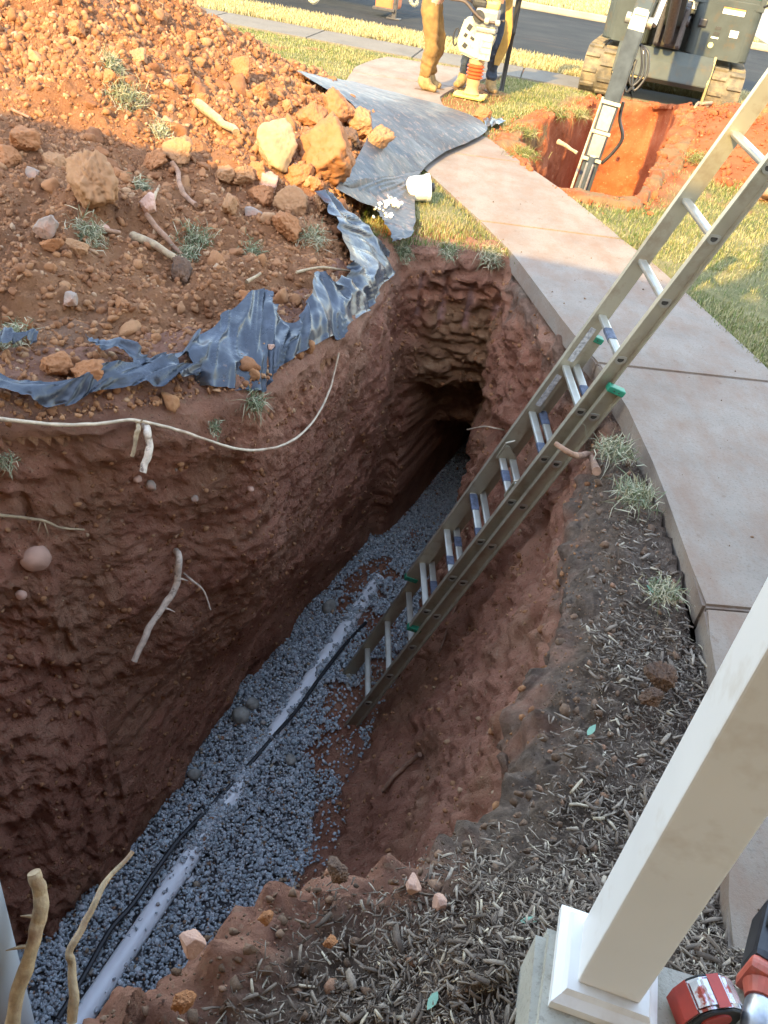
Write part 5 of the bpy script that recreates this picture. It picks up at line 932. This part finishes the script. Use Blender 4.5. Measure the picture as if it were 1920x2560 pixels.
mb = MB(); mb.lathe([(.085, .03), (.095, .05), (.075, .08), (.070, .13), (.076, .15), (.076, .20)], 24); mb.build('ram_leg', M_TANM, ram, smooth=True)
prof = [(.07, .20)]
for k in range(4): prof += [(.076, .205 + k * .036), (.096, .214 + k * .036), (.098, .224 + k * .036), (.076, .238 + k * .036)]
mb = MB(); mb.lathe(prof + [(.07, .352)], 28); mb.build('bellows', M_ORG, ram, smooth=True)
mb = MB(); mb.lathe([(.085, .35), (.088, .36), (.088, .40), (.06, .41)], 24); mb.build('clamp_ring', M_TANM, ram)
mb = MB(); mb.prism([(-.25, -.11, .55), (-.20, -.11, .44), (-.02, -.11, .40), (.09, -.11, .40), (.15, -.11, .60), (.16, -.11, .68), (.00, -.11, .70), (-.10, -.11, .80), (-.20, -.11, .78)], (0, .22, 0), .02); mb.build('engine_cover', M_CREAMP, ram)
mb = MB(); mb.box((.085, -.118, .52), (.13, .03, .22), bev=.012); mb.build('front_shield', M_CREAMP, ram)
for xz in ((-.13, .70, .05, .06), (-.16, .62, .035, .04), (-.08, .60, .05, .03), (-.15, .52, .05, .05)):
    mb = MB(); mb.box((xz[0], -.110, xz[1]), (xz[2], .012, xz[3]), Matrix.Rotation(.5, 3, 'Y'), bev=.004); mb.build('cover_slot', M_DK, ram)
for z in (.60, .54, .48):
    mb = MB(); mb.box((.085, -.134, z), (.10, .006, .012), bev=.002); mb.build('shield_rib', M_GRYM, ram)
mb = MB(); mb.box((.03, 0, .80), (.25, .24, .20), bev=.035); mb.box((.05, -.02, .70), (.22, .22, .05), bev=.015); mb.build('engine', M_GRYM, ram)
mb = MB(); mb.tube([(-.05, -.122, .82), (-.05, -.155, .82)], .06, 20); mb.build('starter_cover', M_DK, ram)
mb = MB(); mb.box((.06, .02, .93), (.16, .16, .10), bev=.035); mb.build('fuel_tank', M_YEL, ram)
mb = MB(); mb.box((-.07, 0, .93), (.16, .15, .08), bev=.025); mb.build('air_filter', M_DK, ram)
hdl = MB()
for s in (-.17, .17): hdl.tube(smooth_pts([(.20, s, .79), (.02, s, .79), (-.10, s, .85), (-.22, s, .93), (-.36, s, .93)], 5), .014, 10)
hdl.tube([(-.36, -.17, .93), (-.42, -.12, .93), (-.42, .12, .93), (-.36, .17, .93)], .014, 10); hdl.tube([(-.21, -.17, .93), (-.21, -.14, 1.04), (-.12, -.12, 1.07), (.04, -.12, 1.07)], .012, 8); hdl.build('handle_frame', simple('brown_black_handle', (.075, .05, .035), .5), ram, smooth=True)
for x in (.05, .17):
    mb = MB(); mb.lathe([(.012, -.025), (.028, -.022), (.03, 0), (.028, .022), (.012, .025)], 16, Matrix.Translation((x, -.17, .79)) @ Matrix.Rotation(R_(90), 4, 'Y')); mb.build('rubber_mount', M_CREAMP, ram, smooth=True)
mb = MB(); mb.tube([(-.24 + .03 * math.cos(t) - .03, -.05, .58 + .085 * math.sin(t)) for t in np.linspace(0, 2 * math.pi, 17)], .008, 6); mb.build('lifting_loop', M_BLK, ram)
# ================================================================== LAMP POST
M_POST = simple('black_paint', (.018, .017, .016), .45, var=.2)
pg = G(*D1(1015, 772)); lp = empty('lamp_post', (pg.x, pg.y, -.03), label='black metal post standing in the grass behind the rammer', cat='lamp post')
mb = MB(); mb.lathe([(.040, 0), (.036, .03), (.029, .05), (.029, .62), (.036, .63), (.036, .66), (.034, .67), (.034, 1.56), (.05, 1.58), (.05, 1.60)], 20); mb.build('post', M_POST, lp, smooth=True)
mb = MB(); mb.lathe([(.05, 1.60), (.10, 1.64), (.11, 1.66), (.13, 1.86), (.15, 1.87), (.06, 1.95), (.015, 1.97), (.012, 2.0)], 8); mb.build('lantern', M_POST, lp)
# ================================================================== TRAILER at the kerb opposite
M_ORP = simple('orange_paint', (.50, .115, .03), .5, var=.12, scale=5); M_FRM = simple('dark_steel', (.05, .045, .045), .55, .3, var=.25)
tf = G(*D1(92, 168), -.10); tr = empty('equipment_trailer', (tf.x, tf.y, -.10), R_(-7), label='orange trailer body on a grey stabiliser leg parked on the road', cat='trailer')
mb = MB(); mb.box((-.22, .35, .72), (.36, .8, 1.2), bev=.05); mb.build('body', M_ORP, tr)
mb = MB(); mb.box((-.022, -.03, .85), (.05, .06, 1.2), bev=.006); mb.box((-.22, -.06, .14), (.42, .06, .05), bev=.006); mb.build('frame', M_FRM, tr)
mb = MB(); mb.box((-.02, 0, .18), (.085, .085, .34), bev=.008); mb.build('leg', M_FRM, tr)
mb = MB(); mb.box((-.02, 0, .012), (.26, .2, .022), bev=.006); mb.tube([(-.13, -.03, .02), (-.09, -.03, .06), (-.05, -.03, .02)], .01, 6); mb.build('foot', M_FRM, tr)
mb = MB(); mb.box((-2.4, 1.0, .86), (3.9, 1.6, .10), bev=.01); mb.box((-2.4, .2, .98), (3.9, .05, .2), bev=.01); mb.build('deck', M_FRM, tr)
for x in (-3.2, -2.45):
    for y in (.15, 1.85):
        mb = MB(); mb.lathe([(.19, -.1), (.36, -.1), (.38, -.07), (.38, .07), (.36, .1), (.19, .1)], 28, Matrix.Translation((x - .7, y, .38)) @ Matrix.Rotation(R_(90), 4, 'X')); wl_ = mb.build('wheel', M_DK, tr, smooth=True)
        mb = MB(); mb.lathe([(.02, -.06), (.19, -.08), (.19, .08), (.02, .06)], 20, Matrix.Translation((x - .7, y, .38)) @ Matrix.Rotation(R_(90), 4, 'X')); mb.build('hub', M_GRYM, wl_)
M_CHN = simple('galvanised_chain', (.48, .44, .32), .4, .6)
def chain(P, label):
    mb = MB(); P = smooth_pts(P, 8); 
    for i in range(len(P) - 1):
        a, b = P[i], P[i + 1]; c = (a + b) / 2; d = (b - a).normalized(); L_ = (b - a).length * .72; u = d.cross(Vector((0, 1, 0.2))).normalized() if i % 2 else d.cross(Vector((0.2, 0, 1)).normalized()).normalized()
        mb.tube([c + d * L_ * math.cos(t) + u * .028 * math.sin(t) for t in np.linspace(0, 2 * math.pi, 11)], .009, 5, cap=False)
    return tag(mb.build('chain', M_CHN, smooth=True), label, 'chain')
yc = tf.y - .2
chain([Vector((tf.x + .06, yc, .75))] + [GY(a / DS, b / DS, yc) for a, b in ((1022, -30), (1027, 4), (1036, 13), (1043, 4), (1046, -40))], 'galvanised chain hanging in a loop right of the orange trailer body')
chain([GY(a / DS, b / DS, yc) for a, b in ((764, -60), (772, -8), (778, 3), (785, 6), (792, 2), (797, -10), (802, -60))], 'galvanised chain loop showing alone at the top edge over the dark road')
# ================================================================== EXCAVATOR
M_EXD = simple('dark_machine_grey', (.055, .066, .064), .55, var=.15, scale=6, spec=.2, dirt=(.09, .068, .042), dscale=5, dlim=(.55, .75)); M_EXW = simple('white_machine_paint', (.80, .79, .76), .35, var=.04); M_RUB = simple('dusty_rubber', (.10, .085, .06), .9, var=.3, scale=10, dirt=(.22, .17, .10), dscale=6, dlim=(.45, .65)); M_ARM = simple('glossy_dark_arm', (.065, .078, .09), .22, .1, var=.3, scale=8, dirt=(.25, .22, .18), dscale=7, dlim=(.62, .75)); M_SILV = simple('bare_steel', (.74, .74, .73), .28, .85, var=.1); M_REDD = simple('red_decal', (.45, .06, .03), .5); M_GLS = simple('cab_glass', (.02, .06, .05), .05, var=.1, spec=.9)
EX0 = Vector((2.56, 12.17, -.03)); exc = empty('excavator', EX0, R_(-12.5), label='compact white and dark grey excavator on rubber tracks, arm lowered into the red pit', cat='excavator')
EM = Matrix.Translation(EX0) @ Matrix.Rotation(R_(-12.5), 4, 'Z'); EI = EM.inverted()
def stadium(L_, H_, n=14):
    r = H_ / 2; out = []
    for t in np.linspace(-math.pi / 2, math.pi / 2, n): out.append((L_ - r + r * math.cos(t), r + r * math.sin(t)))
    for t in np.linspace(math.pi / 2, 1.5 * math.pi, n): out.append((r + r * math.cos(t), r + r * math.sin(t)))
    return out
for x in (-.80, .80):
    O_ = stadium(2.5, .56); I_ = [(.045 + (p[0]) * (2.41 / 2.5), .045 + p[1] * (.47 / .56)) for p in O_]; mb = MB(); n = len(O_)
    ring = [[mb.bm.verts.new((x + s * .20, p[0], p[1])) for p in Q] for Q in (O_, I_) for s in (-1, 1)]
    for a, b in ((0, 1), (1, 3), (3, 2), (2, 0)):
        for k in range(n): mb.bm.faces.new((ring[a][k], ring[a][(k + 1) % n], ring[b][(k + 1) % n], ring[b][k]))
    pts_ = [Vector((0, p[0], p[1])) for p in O_] + [Vector((0, O_[0][0], O_[0][1]))]; seg = [(pts_[i + 1] - pts_[i]).length for i in range(len(pts_) - 1)]; tot = sum(seg); s_ = 0.0
    while s_ < tot:
        a = s_; i = 0
        while a > seg[i] and i < len(seg) - 1: a -= seg[i]; i += 1
        d = (pts_[i + 1] - pts_[i]).normalized(); p = pts_[i] + d * a; nr = Vector((0, d.z, -d.y)); rm = Matrix((Vector((1, 0, 0)), d, -nr)).transposed()
        odd = int(s_ / .085) % 2
        mb.box((x + (-.105 if odd else .105), p.y + nr.y * .010, p.z + nr.z * .010), (.175, .045, .035), rm, bev=.006); s_ += .085
    tk = mb.build('track', M_RUB, exc)
    mb = MB(); mb.box((x, 1.25, .28), (.26, 1.7, .24), bev=.03)
    for yy_ in (.30, .75, 1.1, 1.45, 1.8, 2.2):
        r = .2 if yy_ in (.30, 2.2) else .09; mb.tube([(x - .15, yy_, .28 if r > .1 else .15), (x + .15, yy_, .28 if r > .1 else .15)], r, 18)
    mb.build('track_frame', M_EXD, tk)
mb = MB(); mb.box((0, 1.2, .38), (1.3, 1.0, .26), bev=.03); mb.lathe([(.5, .5), (.55, .52), (.55, .64), (.5, .66)], 32, Matrix.Translation((0, 1.2, 0))); mb.build('undercarriage', M_EXD, exc)
mb = MB(); mb.prism([(-.62, -.02, .30), (-.62, -.10, .36), (-.62, -.06, .55), (-.62, .02, .68), (-.62, .07, .68), (-.62, .0, .5), (-.62, .03, .30)], (1.20, 0, 0), .006); mb.build('blade', M_EXD, exc)
mb = MB(); mb.prism([(.56, -.08, .02), (.56, .22, .10), (.56, .24, .62), (.56, .02, .70), (.56, -.10, .40)], (.03, 0, 0), .005); bl_ = mb.build('blade_end', simple('yellowish_steel', (.30, .24, .11), .6, .2, var=.25, scale=9), exc)
mb = MB(); mb.box((-.40, -.07, .335), (.42, .03, .02), bev=.004); mb.build('lit_blade_edge', bpy.data.materials['yellowish_steel'], exc)  # yellowish strip paints the lit left part of the blade's bottom edge
def ML(p): return EI @ Vector(p)
# upper body
def rounded(x0, x1, y0, y1, r, n=6):
    out = []
    for cx_, cy_, a0 in ((x1 - r, y0 + r, -90), (x1 - r, y1 - r, 0), (x0 + r, y1 - r, 90), (x0 + r, y0 + r, 180)):
        for k in range(n + 1): t = R_(a0 + 90 * k / n); out.append((cx_ + r * math.cos(t), cy_ + r * math.sin(t)))
    return out
mb = MB(); mb.prism([(x, y, .66) for x, y in rounded(-.88, .93, .75, 2.35, .35)], (0, 0, .40), .02); mb.build('platform', M_EXD, exc)
mb = MB(); mb.prism([(x, y, .66) for x, y in rounded(.18, .95, .20, .9, .10)], (0, 0, .58), .02); mb.build('cab_base', M_EXD, exc)
mb = MB(); mb.prism([(x, y, .66) for x, y in rounded(-.88, -.30, .22, .95, .14)], (0, 0, .50), .02); mb.build('side_cover', M_EXD, exc)
mb = MB(); mb.prism([(x, y, 1.17) for x, y in rounded(-.87, -.22, .24, 2.30, .16)], (0, 0, .75), .08); mb.build('engine_hood', M_EXW, exc)
mb = MB(); mb.prism([(x, y, 1.07) for x, y in rounded(-.4, .93, 1.7, 2.36, .3)], (0, 0, .7), .05); mb.build('counterweight', M_EXW, exc)
for z in (.98, .86):
    mb = MB(); mb.box((-.845, .30, z), (.02, .06, .10), Matrix.Rotation(R_(35), 3, 'Z'), bev=.004); mb.build('red_reflector', M_REDD, exc)
cabm = MB()
for x, y in ((.14, .24), (.92, .24), (.14, 1.6), (.92, 1.6)): cabm.box((x, y, 1.90), (.07, .07, 1.36), bev=.012)
cabm.box((.53, .92, 2.56), (.90, 1.50, .10), bev=.03); cabm.box((.53, .24, 1.26), (.80, .06, .08), bev=.01); cabm.box((.53, .92, 1.30), (.85, 1.4, .08)); cabm.build('cab_frame', M_EXD, exc)
mb = MB(); mb.box((.53, .245, 1.90), (.72, .012, 1.20)); mb.build('windscreen', M_GLS, exc)
for x in (.14, .92):
    mb = MB(); mb.box((x, .92, 1.90), (.012, 1.28, 1.20)); mb.build('side_window', M_GLS, exc)
mb = MB(); mb.tube(smooth_pts([(.93, .22, 1.28), (1.0, .16, 1.36), (1.03, .14, 1.7), (1.03, .14, 2.2), (.97, .2, 2.45)], 5), .014, 8); mb.box((1.035, .13, 1.68), (.05, .04, .14), bev=.008); mb.build('grab_rail', M_BLK, exc)
mb = MB(); mb.box((.53, .75, 1.55), (.5, .5, .5), bev=.08); mb.box((.53, .98, 2.0), (.46, .14, .6), bev=.06); mb.build('seat', M_DK, exc)
M_STW = simple('white_label', (.75, .74, .70), .5); M_STB = simple('black_label', (.03, .03, .03), .5); M_STO = simple('orange_label', (.65, .28, .06), .5); M_STY = simple('yellow_label', (.62, .60, .25), .5)
def sticker(x, z, w_, h_, mat, y=.196, nm='label'):
    mb = MB(); mb.box((x, y, z), (w_, .004, h_)); mb.build(nm, mat, exc)
sticker(.62, 1.175, .26, .05, M_STW, .197, 'warning_label'); sticker(.62, 1.21, .26, .018, M_STO, .197, 'warning_label'); sticker(.50, .99, .07, .035, M_STB); sticker(.50, .93, .075, .035, M_STB); sticker(.49, .885, .09, .018, M_STW); sticker(.70, .955, .10, .075, M_STW); sticker(-.30, .62, .05, .05, M_STW, -.055)
mb = MB(); mb.tube([(.47, .199, .80), (.47, .192, .80)], .032, 20); mb.build('round_label', M_STY, exc)
mb = MB(); mb.box((.30, .19, 1.02), (.10, .04, .09), bev=.015); mb.build('lamp_recess', M_BLK, exc)
# swing post, boom, arm
EL = ML((1.50, 8.70, 1.10)); LOW = ML((1.385, 8.62, -.35)); TIP = ML((1.34, 8.58, -1.25)); PK = Vector((-.16, -1.9, 2.75)); FT = Vector((-.05, -.10, 1.02))
mb = MB(); mb.box((-.05, .35, .95), (.34, .8, .5), bev=.03); mb.box((-.18, -.12, .95), (.06, .3, .42), bev=.02); mb.box((.08, -.12, .95), (.06, .3, .42), bev=.02); mb.tube([(-.24, -.10, 1.02), (.14, -.10, 1.02)], .06, 16); mb.build('swing_post', M_FRM, exc)
def beam(name, pts, ws, ds, mat, parent=exc, side=Vector((1, 0, 0)), bev=.012):
    mb = MB(); rg_ = []
    P = [Vector(p) for p in pts]
    for i, p in enumerate(P):
        t = (P[min(i + 1, len(P) - 1)] - P[max(i - 1, 0)]).normalized(); s = (side - t * side.dot(t)).normalized(); u = t.cross(s); rg_.append([mb.bm.verts.new(p + s * ws[i] * a + u * ds[i] * b) for a, b in ((-.5, -.5), (.5, -.5), (.5, .5), (-.5, .5))])
    for i in range(len(P) - 1):
        for k in range(4): mb.bm.faces.new((rg_[i][k], rg_[i][(k + 1) % 4], rg_[i + 1][(k + 1) % 4], rg_[i + 1][k]))
    mb.bm.faces.new(rg_[0]); mb.bm.faces.new(rg_[-1])
    if bev: bmesh.ops.recalc_face_normals(mb.bm, faces=mb.bm.faces[:]); bmesh.ops.bevel(mb.bm, geom=[e for e in mb.bm.edges if e.calc_face_angle(0) > .5], offset=bev, segments=2, affect='EDGES')
    return mb.build(name, mat, parent)
beam('boom', [FT, FT.lerp(PK, .55) + Vector((0, -.05, .12)), PK, PK.lerp(EL, .5) + Vector((0, -.03, .06)), EL], [.22, .22, .22, .18, .15], [.22, .34, .36, .26, .16], M_EXD)
up_ = (EL - LOW).normalized(); fr_ = Vector((0, -1, 0)); fr_ = (fr_ - up_ * fr_.dot(up_)).normalized(); sx_ = up_.cross(fr_); 
if sx_.x < 0: sx_ = -sx_
arm = beam('arm', [EL + up_ * .12, EL - up_ * .05, LOW.lerp(EL, .55), LOW, TIP], [.13, .145, .15, .15, .13], [.16, .22, .21, .17, .14], M_ARM)
def AP(t, a, f_): return EL.lerp(LOW, t) + sx_ * a + fr_ * f_
mb = MB(); mb.tube([AP(-.02, -.12, 0), AP(-.02, .12, 0)], .045, 16); mb.tube([AP(-.05, x, .06) for x in (-.05, .05)], .035, 10); mb.build('arm_pin', M_GRYM, exc)
for t0, t1 in ((.46, .60), (.63, .76)):
    beam('worn_plate', [AP(t0, 0, .118), AP(t1, 0, .114)], [.12, .115], [.012, .012], M_SILV, bev=.002)
for t in (.44, .615, .78): beam('cross_strap', [AP(t, -.09, .12), AP(t, .09, .12)], [.03, .03], [.02, .02], M_CREAMP, side=up_, bev=.003)
mb = MB(); mb.tube([AP(.76, 0, .13), AP(1.12, 0, .13)], .034, 14); mb.build('cylinder_barrel', M_ARM, exc)
for a in (-.028, .028):
    mb = MB(); mb.tube([AP(.80, a, .15), AP(.97, a, .155)], .011, 8); mb.build('cylinder_rod', M_SILV, exc)
mb = MB(); mb.tube([AP(.42, -.085, .06), AP(.9, -.10, .08), AP(1.3, -.11, .08)], .012, 8); mb.build('hose', M_CREAMP, exc)
mb = MB(); mb.tube([AP(1.02, -.10, .13), AP(1.02, .10, .13)], .03, 12); mb.tube([AP(1.02, .085, .13), AP(1.02, .11, .13)], .045, 12); mb.build('link_pin', M_GRYM, exc)
for a in (-.085, .085): beam('link_bar', [AP(.98, a, .10), AP(1.5, a, .10)], [.02, .02], [.06, .06], M_SILV if a > 0 else M_CREAMP, bev=.003)
for k, (dx_, dz_) in enumerate(((.16, -.40), (.19, -.46), (.13, -.35))):
    mb = MB(); mb.tube(smooth_pts([AP(.10, .08, .0), AP(.13, dx_ - .02, .04), AP(.24, dx_ + .03, .05), AP(.32 + .02 * k, dx_ - .03, .06), AP(.26, dx_ - .09, .06), AP(.18, .09, .05)], 6), .011, 8); mb.build('hose', M_BLK, exc)
mb = MB(); mb.tube(smooth_pts([AP(.42, .10, .0), AP(.52, .12, -.02), AP(.62, .20, -.04), AP(.72, .16, -.05), AP(.80, .09, -.05)], 6), .016, 8); mb.build('hose', M_BLK, exc)
cy0, cy1 = EL + sx_ * .13 + Vector((0, .02, .02)), PK.lerp(EL, .25) + Vector((.16, -.1, .12))
mb = MB(); mb.tube([cy0, cy0.lerp(cy1, .55)], .028, 14); mb.build('cylinder_rod', M_SILV, exc)
mb = MB(); mb.tube([cy0.lerp(cy1, .5), cy1], .05, 16); mb.build('cylinder_barrel', M_EXW, exc)
b0, b1 = Vector((-.05, -.22, .80)), FT.lerp(PK, .6) + Vector((0, -.2, -.02)); mb = MB(); mb.tube([b0, b0.lerp(b1, .6)], .06, 16); mb.build('cylinder_barrel', M_FRM, exc)
mb = MB(); mb.tube([b0.lerp(b1, .55), b1], .035, 14); mb.build('cylinder_rod', M_SILV, exc)
mb = MB(); c = TIP; mb.prism([c + fr_ * a + up_ * b - sx_ * .22 for a, b in ((-.05, .10), (.12, .12), (.30, -.05), (.38, -.35), (.25, -.55), (.0, -.60), (-.06, -.25))], sx_ * .44, .015); mb.build('bucket', M_FRM, exc)
# roots round the pit, spoil crumbs, odds and ends
def D3(x, y): return ((1300 + x * .2893) / DS, (180 + y * .2893) / DS)
def pitpt(x, y, Y, dz=0):
    v = GY(*D3(x, y), Y); v.z += dz; return v
stick('pit_root', [pitpt(330, 600, 8.3), pitpt(400, 640, 8.22), pitpt(495, 700, 8.15)], .022, .014, M_BARK, 'short yellow root jutting from the shaded side of the machine pit', group=GRP)
stick('pit_root', [pitpt(480, 372, 10.6), pitpt(540, 385, 10.55), pitpt(590, 405, 10.5)], .016, .010, M_BARK, 'small root at the rim of the machine pit left of the arm', group=GRP)
h4 = lambda x, y: Vector((x, y, float(gh(np.array([x]), np.array([y]))[0]) + .05))
q4 = [G(*D3(1660, 250), .25), G(*D3(1600, 265), .25), G(*D3(1545, 285), .22), G(*D3(1515, 340), .15), G(*D3(1475, 412), .12)]
stick('pit_root', [h4(p.x, p.y) for p in q4], .026, .014, M_BARK, 'long yellow root lying on the red spoil right of the machine pit', group=GRP)
n = 1500; xs = RNG.uniform(2.2, 5.6, n); ys = RNG.uniform(7.6, 12.2, n); k = (gh(xs, ys) > .02) & ~in_poly(xs, ys, PIT); xs, ys = xs[k], ys[k]
tag(clods('red_spoil_crumbs', np.stack([xs, ys, gh(xs, ys) + .01], 1), .012 + .05 * RNG.uniform(size=len(xs)) ** 4, M_PIT, ICO2, 10, .05, cut=(.45, .9)), 'crumbs of fresh red clay on the spoil beside the machine pit', 'soil', kind='stuff')
th = RNG.uniform(0, 2 * math.pi, 1100); i_ = RNG.integers(0, 420, 1100); rr = np.abs(RNG.normal(0, .22, 1100)); xs = px[i_] + ox[i_] * rr; ys = py[i_] + oy[i_] * rr; k = ~in_poly(xs, ys, WALK); xs, ys = xs[k], ys[k]
tag(clods('pit_rim_crumbs', np.stack([xs, ys, gh(xs, ys) + .02], 1), .008 + .035 * RNG.uniform(size=len(xs)) ** 5, M_PIT, ICO2, 10, .05, cut=(.45, .9)), 'crumbs of clay and turf round the rim of the machine pit', 'soil', kind='stuff')
for (x, y, r, lab) in ((.72, 9.0, .16, 'turf clump at the left rim of the machine pit'), (.70, 8.1, .14, 'turf clump at the nearest left rim of the machine pit'), (1.12, 9.9, .18, 'turf clump behind the arm at the far left rim of the pit'), (1.45, 10.6, .16, 'dry turf clump in front of the left track'), (2.42, 8.7, .16, 'dry turf clump on the right rim of the machine pit'), (4.05, 11.2, .25, 'dry turf clump on the spoil beside the right track')):
    g_ = float(gh(np.array([x]), np.array([y]))[0]); tuft(Vector((x, y, g_ + .03)), Vector((0, 0, 1)), r, 420, .11, lab, 'turf clumps round the pit', M_GRASS)
pb = G(1648, 432, 0); bag = empty('paper_bag', (pb.x + .12, pb.y, -.01), R_(30), label='torn brown and white paper bag on the lawn at the right edge of the photo', cat='bag')
Vb, Fb = ICO4; fz_ = np.array(Vb) * np.array([.26, .17, .11]) * (1 + .35 * fbm(Vb * 2.3, 3, 3) + .16 * (1 - np.abs(fbm(Vb * 5, 2, 4))))[:, None]; fz_[:, 2] = np.maximum(fz_[:, 2] + .06, .0); np_mesh('bag_body', fz_, Fb, simple('brown_paper', (.30, .16, .09), .8, var=.3, scale=12), bag)
mb = MB(); mb.box((-.05, .05, .17), (.28, .20, .03), Matrix.Rotation(.35, 3, 'X') @ Matrix.Rotation(.2, 3, 'Y'), bev=.01); mb.build('white_flap', M_VINYL, bag)
